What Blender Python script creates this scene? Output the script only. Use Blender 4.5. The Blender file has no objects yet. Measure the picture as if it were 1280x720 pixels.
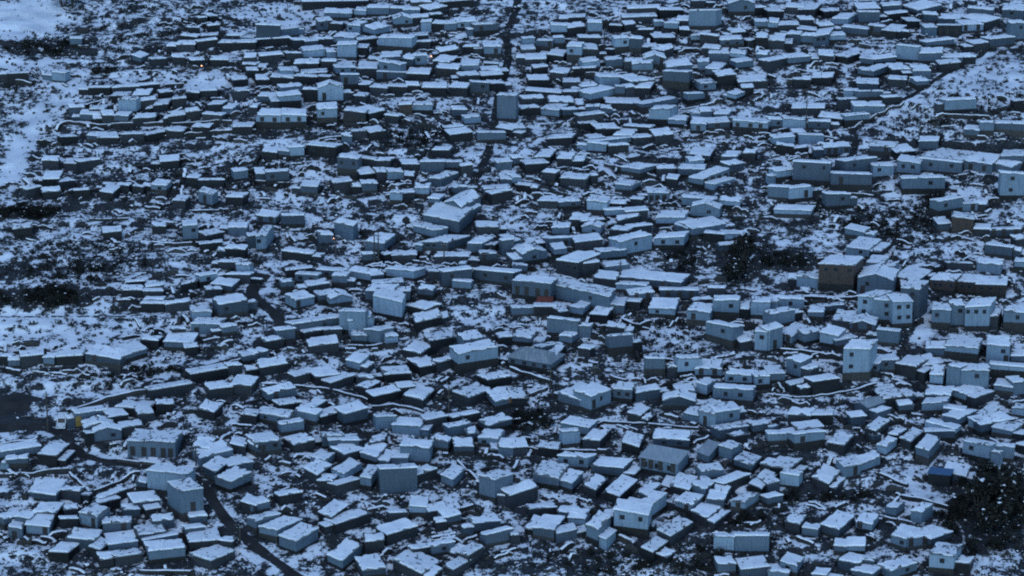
DATA = """
A 0 0
350,195,408,195,5,-12,38,p;660,278,705,290,40,-22,30,p;45,368,140,368,10,-12,48,d;0,372,45,372,5,-10,40,d;258,362,325,368,10,-12,45,p
440,440,550,440,20,-12,35,d;555,480,645,482,20,-24,20,d;660,478,745,478,20,-24,20,d;590,500,680,500,20,-10,55,p,k15;570,580,640,582,20,-24,32,m
345,540,425,540,5,-12,40,m;765,532,840,520,20,-28,22,d;860,495,930,495,5,-8,50,d;925,465,995,465,10,-26,28,d;1000,455,1085,455,15,-20,35,d
1040,525,1110,522,30,-20,25,d;1110,545,1165,545,35,-28,28,p;1165,460,1250,455,10,-16,35,d;1165,400,1240,400,15,-22,25,d;955,305,1025,300,5,-14,28,d
1055,300,1140,302,5,-14,30,d;1220,290,1280,290,5,-18,20,d;1205,325,1280,325,20,-18,20,d;1235,355,1290,352,5,-8,25,d;1005,180,1090,178,5,-16,22,d
985,205,1085,205,10,-12,32,d;1120,180,1215,180,10,-15,15,d;1095,215,1280,215,10,-14,28,d;1200,190,1270,190,15,-14,20,p;400,575,505,575,10,-18,30,m
445,550,520,548,25,-18,15,d;510,580,570,578,15,-18,32,d;665,595,775,590,20,-22,14,d;840,585,925,575,20,-18,25,d;930,560,1000,558,10,-14,28,d
1010,575,1110,575,10,-12,25,d;960,635,1045,640,10,-16,14,d;1160,635,1260,638,20,-26,28,d;830,655,915,658,20,-18,12,d;305,690,390,680,10,-15,35,d
430,680,490,680,10,-14,30,m;490,690,590,690,5,-22,32,d;605,675,720,670,20,-14,32,d;735,675,830,660,15,-14,28,d;1240,540,1285,540,20,-18,20,d
800,465,865,460,10,-14,18,d;700,505,780,500,15,-12,22,d;990,90,1035,90,5,-10,16,d;1050,85,1085,80,5,-10,14,d;860,290,925,288,8,-10,22,d
900,180,985,185,8,-10,14,d;880,225,975,225,8,-14,14,d;760,300,830,292,8,-10,18,d;560,440,700,435,20,-10,14,d;700,430,800,422,15,-10,14,d;940,140,1000,138,5,-8,14,d;1040,130,1100,126,5,-8,14,d
B 320 0
780,12,875,12,5,-10,45,d;340,68,478,68,10,-18,24,m;490,55,550,55,5,-14,24,p;555,40,665,42,5,-20,40,p;670,45,740,42,10,-12,35,m
735,52,820,52,5,-16,28,p;865,50,955,35,10,-15,40,d;690,95,780,97,5,-16,38,p;780,90,865,90,5,-12,25,d;455,128,520,130,40,-20,38,p,w1
310,108,380,105,5,-12,50,m;375,120,430,120,5,-10,35,d;825,110,875,112,5,-10,45,p;880,120,938,120,5,-12,40,d;938,122,1002,120,5,-12,38,p
1005,110,1105,112,5,-18,40,p;1090,125,1215,122,5,-8,28,m,k20;595,150,670,135,15,-15,25,p;0,128,120,128,0,-3,62,m,k35,n=flat-fronted grey block beside the upper snow patch;130,150,215,140,10,-10,40,p
0,195,170,195,5,-6,35,d;610,192,780,192,0,-18,38,p,k32;765,180,860,180,10,-18,35,d;785,212,870,210,5,-6,32,d;385,190,495,190,15,-20,30,p
405,225,500,225,15,-18,58,p,k20;235,255,345,250,15,-24,40,p;305,198,382,198,10,-14,28,d;185,205,245,200,15,-14,22,d;245,208,310,205,10,-14,14,m
510,200,605,195,10,-10,30,d;505,240,555,240,5,-20,50,d;355,262,400,262,5,-16,20,p;1035,235,1115,235,5,-10,30,d;1140,235,1225,235,5,-22,32,p,k18
920,258,1015,250,10,-12,32,d;1090,245,1135,245,5,-12,25,d;20,280,130,275,10,-15,20,d;620,285,720,288,5,-20,20,m;725,295,785,297,5,-22,45,m,w1
555,300,620,300,5,-10,20,d;790,280,855,280,5,-14,50,p,w1;885,310,970,312,5,-24,22,d;610,315,725,320,0,-12,42,p,w1,k30;400,340,500,340,0,-28,26,p,w2
505,345,605,345,5,-32,34,d;190,320,312,320,5,-18,42,d;325,310,400,308,5,-14,50,d;755,370,865,372,5,-32,35,d;895,345,1010,345,5,-24,40,d,o3
1020,330,1115,330,5,-24,32,p;1130,355,1220,350,10,-15,20,d;1015,380,1120,378,5,-16,38,d;1125,380,1235,375,5,-14,20,d;605,360,760,365,0,-4,40,m
230,365,350,368,5,-18,20,d;125,355,190,355,5,-24,14,p;75,392,185,388,5,-18,34,d;0,400,70,400,5,-22,26,d;188,385,305,385,5,-14,28,d
308,385,365,385,5,-12,30,d;425,375,515,375,0,-3,45,m,k25;515,425,565,425,5,-20,25,d;568,440,655,440,5,-20,38,d;660,435,755,435,10,-18,34,d
755,430,815,428,5,-10,35,d;830,440,950,440,5,-20,20,d;965,440,1055,440,10,-20,40,d;1070,415,1165,412,0,-10,55,m,w1;1165,420,1245,420,10,-16,25,d
125,440,235,432,0,-18,25,p;115,480,225,478,5,-22,25,p,k45;10,485,110,483,5,-22,30,m;235,450,310,450,0,-8,60,d;310,440,435,440,0,-18,75,p,g,n=tall gabled pale shed with a wide blank front
430,470,485,465,5,-10,35,d;490,482,548,482,5,-18,20,d;305,548,405,545,0,-25,40,p,k30;435,560,545,560,0,-20,30,d,k25;565,570,645,555,0,-28,28,d
715,525,780,525,0,-15,48,b;785,525,880,528,0,-20,42,p;0,580,125,578,0,-26,30,p,k35,o2;128,578,250,578,0,-26,30,p,k35,o2;980,550,1055,550,5,-18,36,m
1045,590,1125,588,5,-18,30,p;1205,480,1300,480,0,-15,110,m,k15,n=tall grey block beside the dark gully;640,580,710,580,5,-5,28,d;970,670,1085,668,5,-22,38,d;1105,665,1250,665,5,-6,45,m
570,665,650,655,5,-22,30,d;430,685,480,685,5,-14,20,m;945,640,1040,635,10,-12,25,d;1200,640,1280,650,5,-15,25,d;230,10,560,5,5,-6,22,d;915,8,1090,5,5,-8,18,d
1140,320,1215,318,5,-8,20,d;870,75,930,72,5,-8,20,d;480,660,560,655,5,-8,20,d;150,270,230,265,5,-8,20,d
C 640 0
285,88,365,88,5,-18,32,d;280,140,370,135,5,-18,20,d;195,130,275,128,5,-15,30,p,k14;380,115,450,118,0,-10,38,p,k20;550,85,725,88,5,-18,35,d
710,110,765,110,5,-12,28,p;760,118,830,118,5,-8,34,p;815,105,880,105,10,-22,20,d;565,125,620,122,5,-14,18,d;630,150,700,150,5,-6,30,d
885,55,1020,55,30,-8,72,p,k18,n=large pale blank-fronted shed near the upper edge;1085,18,1215,18,10,-8,38,p,k20,w1;890,5,965,5,5,-10,18,d;710,190,820,190,5,-15,32,d;55,195,115,192,0,-10,30,p
120,205,205,205,5,-14,36,m;205,190,258,190,0,-12,35,p;335,190,445,190,5,-18,32,d;515,195,585,190,5,-8,40,p,w1,k28;588,195,648,195,5,-8,45,m,k15
650,240,740,235,10,-16,28,d;745,240,810,235,5,-10,35,d;895,180,940,180,50,-20,28,p;940,175,1030,180,5,-5,55,d;1040,200,1160,200,5,-22,20,m,k30
1220,190,1280,190,10,-20,55,d;1215,110,1280,110,10,-16,32,p;50,250,118,250,0,-24,28,d;275,235,348,235,15,-15,38,p,w1,k40;350,248,432,248,5,-22,40,d
175,278,255,278,5,-24,26,d;65,298,172,298,5,-22,28,d;20,290,65,290,5,-12,28,d;470,300,555,300,0,-20,40,m;560,310,650,310,10,-10,25,d
660,292,768,295,5,-20,44,m;600,320,705,320,5,-12,40,p;355,310,440,310,5,-18,30,p;308,340,420,345,5,-6,22,d;190,365,275,368,20,-30,38,d
85,400,185,402,5,-22,36,d;255,412,340,412,5,-24,30,d;775,335,900,330,10,-26,18,m;930,310,985,312,5,-14,45,p;965,345,1035,348,40,-34,38,m
985,270,1085,268,5,-10,38,m;1090,270,1165,270,5,-16,26,p;1120,310,1210,308,5,-18,32,p;1220,275,1280,275,5,-16,32,m;950,245,1035,245,5,-18,15,d
1030,380,1120,375,5,-20,50,d;1130,410,1280,410,10,-28,12,d;755,355,885,365,5,-6,45,m,k35;600,415,690,400,15,-28,15,m;435,390,550,385,10,-18,40,p
345,435,430,430,10,-22,28,p;390,470,515,445,5,-20,36,p;615,440,690,442,20,-24,25,d;515,435,565,435,5,-8,50,m;570,440,615,435,5,-10,40,d
940,420,1020,415,5,-20,42,p;1075,465,1120,475,50,-22,28,p;1150,440,1210,440,5,-10,25,d;475,515,645,522,5,-32,32,d,o2;655,520,830,495,5,-8,28,m
685,545,790,550,40,-20,48,p,k30;880,475,965,465,5,-10,40,p;70,460,240,462,5,-15,20,d;250,460,325,462,5,-14,22,d;185,510,310,515,5,-24,15,d
55,500,165,490,10,-12,30,d;45,545,140,540,5,-18,34,d;145,545,235,555,15,-25,35,p;255,550,335,550,5,-16,30,m;370,535,435,535,5,-12,35,m
440,545,500,545,5,-15,25,m;335,580,460,570,5,-10,50,d;945,560,1000,558,5,-15,30,p;1010,570,1085,575,5,-18,25,p;780,600,870,605,5,-20,30,p
895,620,970,620,5,-26,32,p,k14;975,615,1090,615,5,-18,38,m,o1;1105,610,1280,612,5,-18,26,p,k20,o3;0,645,70,640,5,-20,35,m;340,620,425,615,5,-10,30,d
425,650,540,640,10,-20,25,d;550,630,700,640,5,-10,22,d;505,678,600,680,40,-34,30,m;605,690,710,688,10,-20,30,d;715,680,810,675,5,-26,35,d
385,695,465,690,5,-25,25,m;410,715,595,685,5,-8,35,p;175,695,300,690,20,-25,25,d;580,45,740,40,10,-14,14,d;740,55,860,48,8,-14,14,d;490,130,550,128,5,-8,18,d;840,150,885,150,5,-8,30,d;1100,165,1170,160,8,-14,14,d;1180,205,1220,200,5,-10,20,d
1215,40,1275,38,5,-12,26,d;700,240,760,262,5,-10,22,d;110,340,180,335,5,-10,22,d;500,250,520,245,5,-8,22,d;440,270,470,270,5,-10,20,d
D 960 0
450,45,560,45,10,-24,20,d;455,62,560,62,5,-4,55,m;575,30,670,28,5,-20,36,m;320,95,400,97,45,-28,30,p;150,48,235,50,35,-26,28,d
90,40,175,38,15,-22,18,d;0,115,50,115,5,-20,20,p;50,125,155,128,5,-22,22,d;750,50,865,30,5,-20,15,m;780,75,850,75,5,-8,38,m
850,95,965,98,5,-18,30,m;845,128,965,128,2,-3,50,d,o3;965,125,1080,125,5,-18,40,p,o2;995,45,1125,50,5,-10,48,m;1085,112,1160,95,5,-25,35,d
1170,50,1280,55,5,-30,38,m,w1;1215,120,1290,115,5,-8,85,p;785,140,845,138,0,-12,40,p;500,130,580,135,5,-12,40,m;565,150,640,160,10,-28,25,d
645,160,705,160,10,-20,25,d;365,140,500,145,5,-15,35,m;145,150,245,152,5,-20,24,d;95,170,160,175,5,-12,45,m;160,180,228,182,5,-8,42,p
225,182,305,175,30,-40,48,m;310,180,390,178,5,-20,25,p;0,205,80,205,5,-20,40,d;790,205,935,205,5,-6,32,m;1030,220,1105,215,5,-20,8,d
1110,200,1235,185,5,-10,40,m;255,280,330,280,5,-20,25,d;100,290,215,285,5,-18,30,m;0,310,105,290,5,-10,20,d;460,295,530,295,5,-22,28,m
535,295,640,290,5,-20,30,m;640,230,755,235,10,-5,75,p,n=tall pale block rising among huts under the ridge path;755,268,870,268,10,-22,48,m;870,290,975,290,10,-22,30,p;980,290,1040,285,5,-14,20,d
400,285,460,270,5,-14,35,d;620,350,715,348,10,-32,28,d;450,345,520,350,5,-10,30,p;530,360,612,325,5,-8,38,m;725,355,815,358,10,-24,28,m
600,400,690,400,5,-20,22,d;220,390,320,390,5,-20,24,d;130,400,215,400,5,-10,16,d;445,420,550,420,5,-22,40,m;445,457,575,460,0,-3,45,m
380,455,445,455,5,-10,35,p;745,410,805,405,5,-18,18,m;360,500,450,495,5,-10,40,d;430,535,580,530,10,-25,20,p;580,490,665,485,5,-8,25,d
120,540,280,545,5,-28,35,d;885,500,1045,502,0,-8,45,p,k16,n=long pale shed alone on the snowy hillock;1230,505,1280,505,5,-6,38,d;385,580,510,575,5,-10,40,p;250,590,385,595,5,-20,30,d
200,610,310,610,5,-10,40,m;0,600,75,600,5,-15,45,p;75,598,190,600,5,-15,50,p;155,675,280,680,5,-6,42,p;25,690,135,690,5,-12,30,p
125,665,190,665,5,-12,22,m;980,650,1055,652,5,-22,14,m;1060,615,1130,615,0,-8,50,p;1130,620,1290,622,5,-12,45,m;755,705,850,710,10,-25,10,m
280,60,360,55,10,-16,18,d;0,60,80,55,10,-16,18,d;600,70,700,65,5,-12,22,d;700,110,760,105,5,-14,20,d;860,320,960,315,5,-10,22,d;20,175,90,178,5,-10,22,d;260,130,330,130,5,-14,20,d;160,100,230,100,5,-12,24,d
E 0 180
210,85,290,85,5,-18,38,d;320,100,390,98,10,-18,20,d;400,95,505,75,5,-12,35,d;212,175,295,178,18,-32,35,d;295,195,375,180,5,-15,25,d
135,230,205,215,5,-14,22,d;215,240,300,240,10,-14,25,d;500,240,562,245,5,-24,30,d;510,205,580,205,5,-8,15,d;575,210,645,210,5,-15,25,d
800,88,895,86,5,-22,25,d;930,170,990,172,5,-20,32,d;990,185,1120,180,5,-5,25,d;1170,138,1240,136,5,-12,45,p;755,205,830,210,15,-22,38,p,w1
860,285,925,285,5,-22,30,d;990,240,1060,255,30,-15,60,p;1125,268,1215,268,0,-20,38,d;65,425,160,420,10,-20,38,d,n=lone dark hut below the black scrub bank;515,445,610,440,10,-24,35,d
760,415,830,412,10,-24,25,d;915,410,990,408,10,-25,65,p,w1,k10;1030,462,1120,440,5,-15,28,d;1140,420,1235,420,10,-20,36,m;1240,460,1290,460,5,-20,60,m
1125,525,1225,530,5,-14,10,d;1090,590,1190,595,5,-10,32,d;1180,605,1250,610,5,-10,50,p;1000,665,1085,650,10,-10,45,p;1055,705,1160,708,10,-36,32,m
630,690,725,690,5,-6,40,d;730,715,820,710,5,-12,20,d;1130,650,1250,660,5,-10,20,d;900,705,985,690,30,-14,30,d;660,215,715,215,5,-12,18,d;370,235,450,230,5,-8,14,d;1000,500,1110,495,5,-10,22,d
F 320 180
25,40,105,45,10,-22,28,d;110,35,165,38,5,-20,34,m;165,18,240,18,10,-14,50,p;245,10,400,15,5,-15,50,d,w2;405,72,510,75,5,-16,50,m,k38
880,30,965,35,10,-18,30,d;515,75,595,78,5,-8,35,d;595,85,670,85,5,-20,25,d;730,105,820,100,5,-25,28,d;820,90,940,92,0,-8,42,m
940,92,1030,92,0,-8,42,m;1025,110,1085,108,5,-10,25,d;1205,95,1280,90,5,-15,30,m;50,140,165,140,0,-10,40,m,k25,w1;0,150,50,150,5,-22,36,m
525,155,600,145,5,-22,35,d;605,145,660,140,5,-16,45,d;658,145,735,140,5,-12,45,p;740,160,790,162,5,-20,35,d;390,192,480,192,5,-24,45,d
530,200,605,200,10,-20,45,m;225,215,305,212,5,-20,30,m;860,175,925,178,90,-30,28,m;790,225,865,225,5,-22,45,p;668,245,730,248,5,-12,50,p
725,248,795,245,5,-20,38,d;860,275,915,275,5,-25,15,p;990,220,1055,215,5,-8,40,m;835,355,1015,392,70,-60,60,m,n=large grey hall with a long sloping snowy roof;945,292,1030,318,125,-70,45,m,w1
785,408,900,440,15,-18,25,p;1180,250,1280,235,10,-20,45,d;1105,415,1215,418,10,-24,42,d;0,365,100,365,5,-22,34,m,o2;125,360,240,360,0,-8,40,m,k20
0,465,50,460,40,-48,75,p,w1;390,390,485,415,25,-15,70,p;315,460,385,455,5,-15,38,m;125,545,280,545,0,-16,38,d;545,492,640,495,60,-40,55,m
830,492,960,495,110,-30,40,m,w3;795,505,830,508,0,-18,32,p;1055,500,1130,500,60,-30,50,m;1125,553,1205,548,0,-18,50,m,o1;1230,485,1290,480,0,-8,75,m
680,560,800,555,5,-26,35,d;890,565,1060,565,5,-28,40,d;150,630,285,625,5,-8,25,d;195,650,310,660,5,-10,50,m;305,630,440,640,5,-12,45,m
455,635,575,655,40,-18,40,p;650,625,790,640,60,-18,45,p;380,660,455,665,5,-14,50,m;575,660,640,655,5,-20,20,m;125,695,190,690,5,-12,30,m
260,710,365,700,10,-24,15,d;585,700,735,695,10,-20,20,m;930,640,1080,630,0,-12,80,m,w1;980,690,1075,690,0,-14,30,p;1085,625,1285,652,10,-12,65,m,w2
540,555,600,550,5,-10,45,m;1015,600,1050,600,5,-8,20,p;480,215,525,215,5,-12,22,d;860,640,920,640,5,-10,20,d;640,555,680,550,5,-10,30,d;1225,180,1280,178,5,-12,20,m;1140,225,1275,222,10,-14,10,m
G 640 180
115,65,190,68,30,-32,28,d;0,75,60,70,5,-15,35,m;225,75,300,75,20,-28,30,d;70,105,180,95,10,-20,30,d;375,0,470,0,5,-8,45,p
480,10,585,8,5,-8,30,d;545,115,640,130,80,-25,35,m;725,125,820,125,5,-14,38,d;830,125,960,130,5,-20,38,m;885,55,990,58,20,-28,20,m
885,85,960,85,10,-18,25,p;1045,62,1125,68,30,-28,35,m;880,168,950,182,225,-55,34,p,s4,n=long barrack with a snowy roof and open dark side;240,170,370,180,20,-22,30,d;0,170,45,168,5,-20,30,p
770,175,825,178,5,-22,32,d;515,205,600,210,45,-25,35,p;680,248,785,245,10,-20,32,p,o3;130,285,230,288,25,-30,35,d;235,290,345,290,5,-20,28,m,w1
375,290,475,290,5,-22,60,p;480,300,570,300,10,-20,25,d;465,335,560,330,5,-10,32,p;850,275,1020,275,0,-10,45,p,n=wide pale two-tier house beside the dark tree gully;895,322,1035,320,5,-3,50,p,w1
1035,285,1140,292,10,-18,36,p;525,385,640,362,30,-25,25,d;570,340,680,335,5,-20,20,d;285,380,375,380,20,-30,28,d;345,390,460,378,5,-10,20,d
720,370,860,370,25,-30,35,p;810,400,880,428,50,-35,20,m;905,430,1070,400,10,-30,35,p;200,420,285,420,5,-25,40,m;350,420,445,420,5,-22,25,p,w1
485,430,580,435,30,-15,40,d;710,470,860,470,25,-30,35,p,w2,k25;1065,455,1140,450,5,-25,38,p;960,450,1060,450,10,-10,40,d;1040,510,1150,500,5,-15,10,m
315,488,455,485,5,-34,45,d;170,475,305,470,0,-6,45,m;0,490,45,480,5,-30,25,p;540,490,700,460,5,-20,75,p,w1;440,545,575,530,5,-15,40,p
210,530,275,525,5,-25,25,p;50,550,180,545,10,-30,50,m;0,530,100,520,20,-25,30,m;220,578,330,600,110,-40,70,d,w3,n=dark two-storey house with windows above the main row;330,605,440,590,10,-25,60,d
465,615,590,605,5,-25,35,m;0,610,75,608,5,-8,35,m;405,670,520,680,10,-30,35,d;520,665,845,695,45,-45,50,m,w3,o2,n=broad flat-roofed block across the main row;520,700,670,715,10,-14,30,p
590,420,700,405,10,-10,25,d;395,160,430,158,5,-8,20,d;20,205,90,210,5,-10,18,d;590,275,650,280,5,-10,16,d;150,140,215,150,5,-10,20,d;1155,45,1215,50,10,-14,20,d;1090,110,1160,95,10,-14,22,m
H 960 180
280,15,410,20,15,-18,40,m,o3;40,10,130,10,5,-12,45,d;130,22,200,20,10,-14,20,d;510,12,630,18,20,-20,40,m;640,42,740,40,15,-30,30,d
385,90,545,68,5,-8,75,m,w1;125,92,315,98,10,-6,85,m,w2,k25,n=big grey box-shaped house with dark windows above the bare slope;45,140,122,130,10,-20,45,p;315,150,520,155,0,-8,50,m,k28,n=long low grey shed on a dark plinth above bare snow;525,115,630,110,10,-12,45,p,w1
0,215,100,218,0,-8,50,p,k14;105,220,225,220,0,-12,50,p,k20;30,330,215,335,20,-25,28,p,n=long low pale shed under deep snow below the grey box house;290,255,415,250,0,-8,55,m,w1,k20;645,90,760,95,10,-24,60,p,w2
675,175,885,170,0,-10,50,p,w1,k28,n=wide pale front over a dark plinth beside snowy steps;760,78,970,92,5,-8,60,m,w2;760,62,970,80,110,-38,30,m;970,85,1120,105,50,-40,30,m,o2;1160,60,1280,65,20,-35,40,m
1120,100,1215,120,5,-20,20,m;1165,150,1290,150,0,-8,115,p,w1,n=tall pale wall-like house at the right edge;855,290,975,270,10,-10,45,p,k40;960,300,1050,300,5,-8,45,p;920,370,1030,375,15,-32,70,b,n=brown-fronted hut with a thick snowy roof
850,400,915,400,10,-25,15,m;1030,425,1110,430,5,-28,30,d;1110,430,1265,430,5,-8,45,m,o3;1085,510,1220,515,5,-8,55,m;1045,600,1165,605,15,-20,35,p
895,595,1020,600,5,-5,30,d;1235,590,1290,590,10,-20,30,p;385,425,480,440,30,-25,45,p;390,520,505,528,65,-45,45,p,w1;255,600,430,610,50,-45,95,b,w3,k38,n=brown brick house with many windows and a pale parapet
490,595,580,600,30,-30,40,p,w1;145,670,280,672,10,-25,45,p;448,672,628,686,30,-50,78,m;634,665,748,686,70,-45,60,m;665,712,765,712,5,-20,20,p
810,680,930,690,40,-30,60,b,w3;940,688,1040,695,40,-30,60,b,w2;1040,700,1190,710,10,-35,55,b,w3;1020,300,1090,305,10,-12,30,d;1240,480,1290,475,5,-12,40,d;800,665,860,660,10,-12,20,m
I 0 360
605,15,715,10,5,-15,40,d;715,20,815,15,5,-18,25,d;705,80,820,80,10,-10,35,d;720,60,815,60,5,-15,20,d;825,80,955,75,5,-14,22,d
1095,85,1240,65,0,-30,50,m,k20;960,125,1055,118,10,-30,40,p;955,185,1100,180,30,-35,50,p,n=gabled pale house on the snow left of the road bend;1110,200,1185,190,5,-15,40,m;820,270,960,275,30,-40,40,m
700,260,790,265,15,-22,40,d;425,335,600,355,60,-40,45,m,o1,n=largest shed of the row on the left snowfield;605,345,735,305,-60,-35,25,m;280,345,415,340,15,-35,35,d;105,340,215,340,5,-28,45,d
0,345,60,345,5,-12,40,d;40,365,100,362,5,-18,20,m;215,350,270,350,5,-18,25,p;955,430,1140,405,5,-20,50,d,n=long dark shed beside the retaining wall;750,512,975,480,5,-14,45,d,n=long low snow-topped shed along the retaining wall
1050,510,1165,495,0,-35,30,d;1150,485,1260,492,-15,-45,20,d;1215,345,1285,335,5,-25,40,m;780,585,870,580,10,-30,25,d;985,605,1070,620,45,-40,45,d
1205,635,1280,640,15,-30,35,d;375,632,535,612,5,-20,60,m,y,n=grey shed with a yellow painted end by the road;420,705,575,690,0,-35,30,m;540,650,640,635,-5,-35,25,d;600,700,715,690,5,-30,20,d
575,600,735,605,50,-40,35,d;690,635,770,625,5,-30,20,d;1140,395,1210,385,5,-14,40,d;860,210,930,205,5,-12,25,d;1030,10,1110,8,10,-14,40,d;925,300,990,295,10,-18,14,d
J 320 360
195,65,290,45,15,-25,45,p;310,40,400,30,10,-25,40,m;370,60,480,45,10,-30,30,p;180,185,420,150,5,-10,55,m,n=long grey row along the bend of the road;105,215,195,205,5,-15,55,m
45,265,140,262,10,-20,40,d;265,290,415,280,-10,-35,30,d;415,115,545,125,10,-20,110,p,n=tall narrow pale house stepped above a lower pale annexe;465,165,590,150,5,-25,70,p;475,240,555,240,5,-20,20,m
540,210,620,215,70,-20,70,m;650,250,710,240,-40,-45,25,p;545,15,690,20,30,-25,40,m;585,45,730,72,20,-40,95,p,n=bulky pale tower house below the street row;800,175,930,145,-20,-35,30,d
845,110,915,85,-10,-25,35,d;870,268,990,245,-30,-30,40,d;735,308,825,332,60,-48,45,d;820,400,915,380,-5,-35,40,d;915,375,1010,350,5,-15,30,d
1010,330,1210,300,0,-30,50,p,k45,n=pale long house with a snow-edged parapet on a stone base;1045,265,1140,250,5,-30,50,p;1215,250,1280,245,10,-25,25,d;20,400,160,380,-20,-35,40,d;0,330,60,315,5,-20,30,m
450,360,520,380,45,-35,45,p;195,445,295,420,5,-15,35,d;300,450,420,430,-10,-35,20,d;375,475,490,440,5,-15,30,d;505,490,560,505,65,-40,30,d
640,438,775,425,-20,-32,40,d;590,545,725,515,-10,-20,20,d;735,540,835,560,60,-60,35,d;715,505,795,490,-20,-30,15,d;60,530,200,505,0,-20,50,m
985,520,1065,548,115,-45,45,d;1195,572,1290,550,-50,-55,40,m,o1,n=wide-roofed house with a brown door front;1160,465,1280,440,5,-30,35,d;120,590,225,570,5,-25,25,d;240,585,290,605,60,-35,20,d
325,645,430,620,-10,-25,35,d;440,630,560,605,5,-30,65,m;10,625,165,655,20,-30,40,p,w2;190,615,300,635,10,-20,45,p;125,685,240,670,0,-15,60,p
850,665,955,640,-30,-25,20,d;600,650,700,640,5,-12,60,p;680,690,820,690,10,-45,40,p;985,650,1120,625,5,-10,30,d;965,700,1080,680,10,-20,30,p
1160,690,1280,660,5,-25,30,m;690,20,770,22,10,-20,50,m;805,10,885,12,10,-14,40,m;240,225,340,210,10,-14,30,d;340,215,430,205,10,-12,30,d;500,445,580,455,10,-18,16,d
K 640 360
0,105,110,100,5,-12,35,m;110,95,240,95,10,-15,30,d,t,n=hut with a rust-red tarp over its yard;240,125,290,115,5,-20,20,d;290,95,355,105,55,-45,40,p;390,130,475,140,10,-50,30,d
480,85,560,90,20,-45,50,m;575,68,640,72,5,-20,25,d;685,100,815,108,15,-45,45,p,w1,n=wide pale house with a spotted snow roof above the open yard;875,115,990,125,10,-45,40,p,o1,k30;1005,65,1135,65,10,-25,55,p,w1,k45
1195,70,1290,75,5,-30,85,p;968,168,1105,205,10,-10,60,p,k35,w1,n=tilted pale box house over the snowy open yard;1140,270,1205,268,5,-25,45,d;1215,220,1290,225,5,-20,100,p,w1;175,155,330,165,10,-6,85,m,n=broad blank grey shed standing behind the grey-roofed hall
235,240,300,250,45,-35,40,p;0,250,95,250,10,-35,35,m;475,195,560,200,5,-15,40,d;485,240,605,240,5,-5,55,m,k40,n=square grey hut on a dark base in the rubble yard;665,355,765,355,0,-6,50,m,k38
830,360,950,350,10,-22,60,p,w1,k30;915,405,1050,410,15,-45,45,p,o2;1065,435,1200,440,20,-20,50,p,w2;1215,445,1290,445,10,-30,60,p,w1;920,475,975,488,50,-30,60,p
1005,500,1205,515,5,-20,50,p,w2,k25;145,300,230,280,5,-10,15,m;180,325,225,338,45,-45,35,d;-20,345,190,380,70,-48,50,m,r,w4,n=grey hall with a bare hipped metal roof;0,555,75,550,-5,-50,40,d
230,530,345,560,5,-55,45,m;395,545,495,510,10,-30,85,p,n=tall narrow pale house leaning over the lower lane;505,505,600,515,25,-30,60,m;755,570,915,565,10,-35,25,m;575,625,640,640,50,-45,30,d
855,625,930,640,5,-30,30,p;930,610,1015,640,60,-55,75,p;1015,630,1140,605,-30,-40,70,p,w1;1035,715,1180,690,-10,-20,30,m;1205,690,1290,680,10,-20,30,m
245,680,385,700,10,-40,50,p;820,520,920,520,5,-35,20,m;905,62,1000,60,5,-10,40,d;620,520,740,515,10,-20,30,m;330,300,390,310,5,-18,22,d;590,30,710,30,8,-20,40,m,o2;740,12,935,15,5,-10,50,m,o3;975,0,1065,5,5,-10,50,d
L 960 360
0,75,50,78,5,-35,60,p;55,55,180,60,0,-15,60,p;20,135,135,110,5,-15,75,p;0,215,75,198,0,-15,110,p;55,225,120,248,80,-55,50,p,o2
185,235,270,215,0,-15,55,p;260,225,350,240,5,-30,60,p;340,265,445,250,0,-20,45,m;200,120,280,125,5,-30,30,m;265,95,390,85,5,-10,40,m
320,160,420,170,5,-45,20,d;450,42,530,50,90,-25,115,p,w1,n=pale three-storey house at the left of a stepped pale cluster;525,62,625,65,60,-40,115,p,w1;625,72,725,70,10,-30,125,p,w2,n=front block of the stepped pale cluster, with two windows;664,4,760,8,44,-36,150,m,w1
410,185,535,185,10,-35,40,m,o2;545,210,655,220,5,-10,75,p;378,310,510,305,80,-35,115,p,w1,k45,n=large pale house on a dark stone base with an L roof;470,370,555,385,20,-25,50,p;565,365,660,360,15,-30,55,m
640,375,740,400,60,-40,60,d;740,400,860,380,-50,-45,40,d;92,355,165,375,55,-25,80,p;0,430,85,430,5,-45,40,m;225,475,360,450,-10,-25,70,d
115,490,220,465,-20,-15,40,d;432,575,500,600,15,-30,40,m,g,r,n=tiny bare blue-grey gabled shack among rubble;415,645,490,645,5,-20,15,m;100,635,215,640,20,-32,40,d;220,635,325,640,0,-30,35,d
150,710,275,695,5,-25,30,m;490,700,540,715,65,-45,20,d;820,110,915,115,5,-35,60,p,w1,k40;918,90,988,92,10,-30,105,p,w1;988,95,1110,95,30,-40,95,p,w3,k30,n=pale double house with snow-capped roof and several windows
1180,120,1290,125,5,-35,50,p,w1,k50;790,300,885,305,15,-35,15,m;885,295,1050,300,10,-45,25,p,k45;1095,290,1210,292,10,-45,90,p,w1,o1;1215,340,1290,345,5,-40,40,m
1115,395,1290,390,5,-12,12,p,k50;810,435,875,440,15,-50,55,p;895,390,960,400,30,-15,115,p;945,410,1105,420,10,-30,105,p,w1,n=wide pale curved-looking house with one small window;780,535,910,540,20,-40,40,m
915,510,990,535,10,-35,45,p;1035,550,1130,520,-5,-30,45,d;770,580,890,575,20,-30,50,p;875,605,985,615,5,-25,35,m;870,640,950,660,90,-40,35,p
1000,650,1065,680,60,-35,55,p;1055,620,1110,645,50,-30,25,p;1065,690,1225,655,-10,-30,50,m;785,675,935,705,5,-15,50,p;1120,700,1220,715,50,-30,30,p
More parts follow.
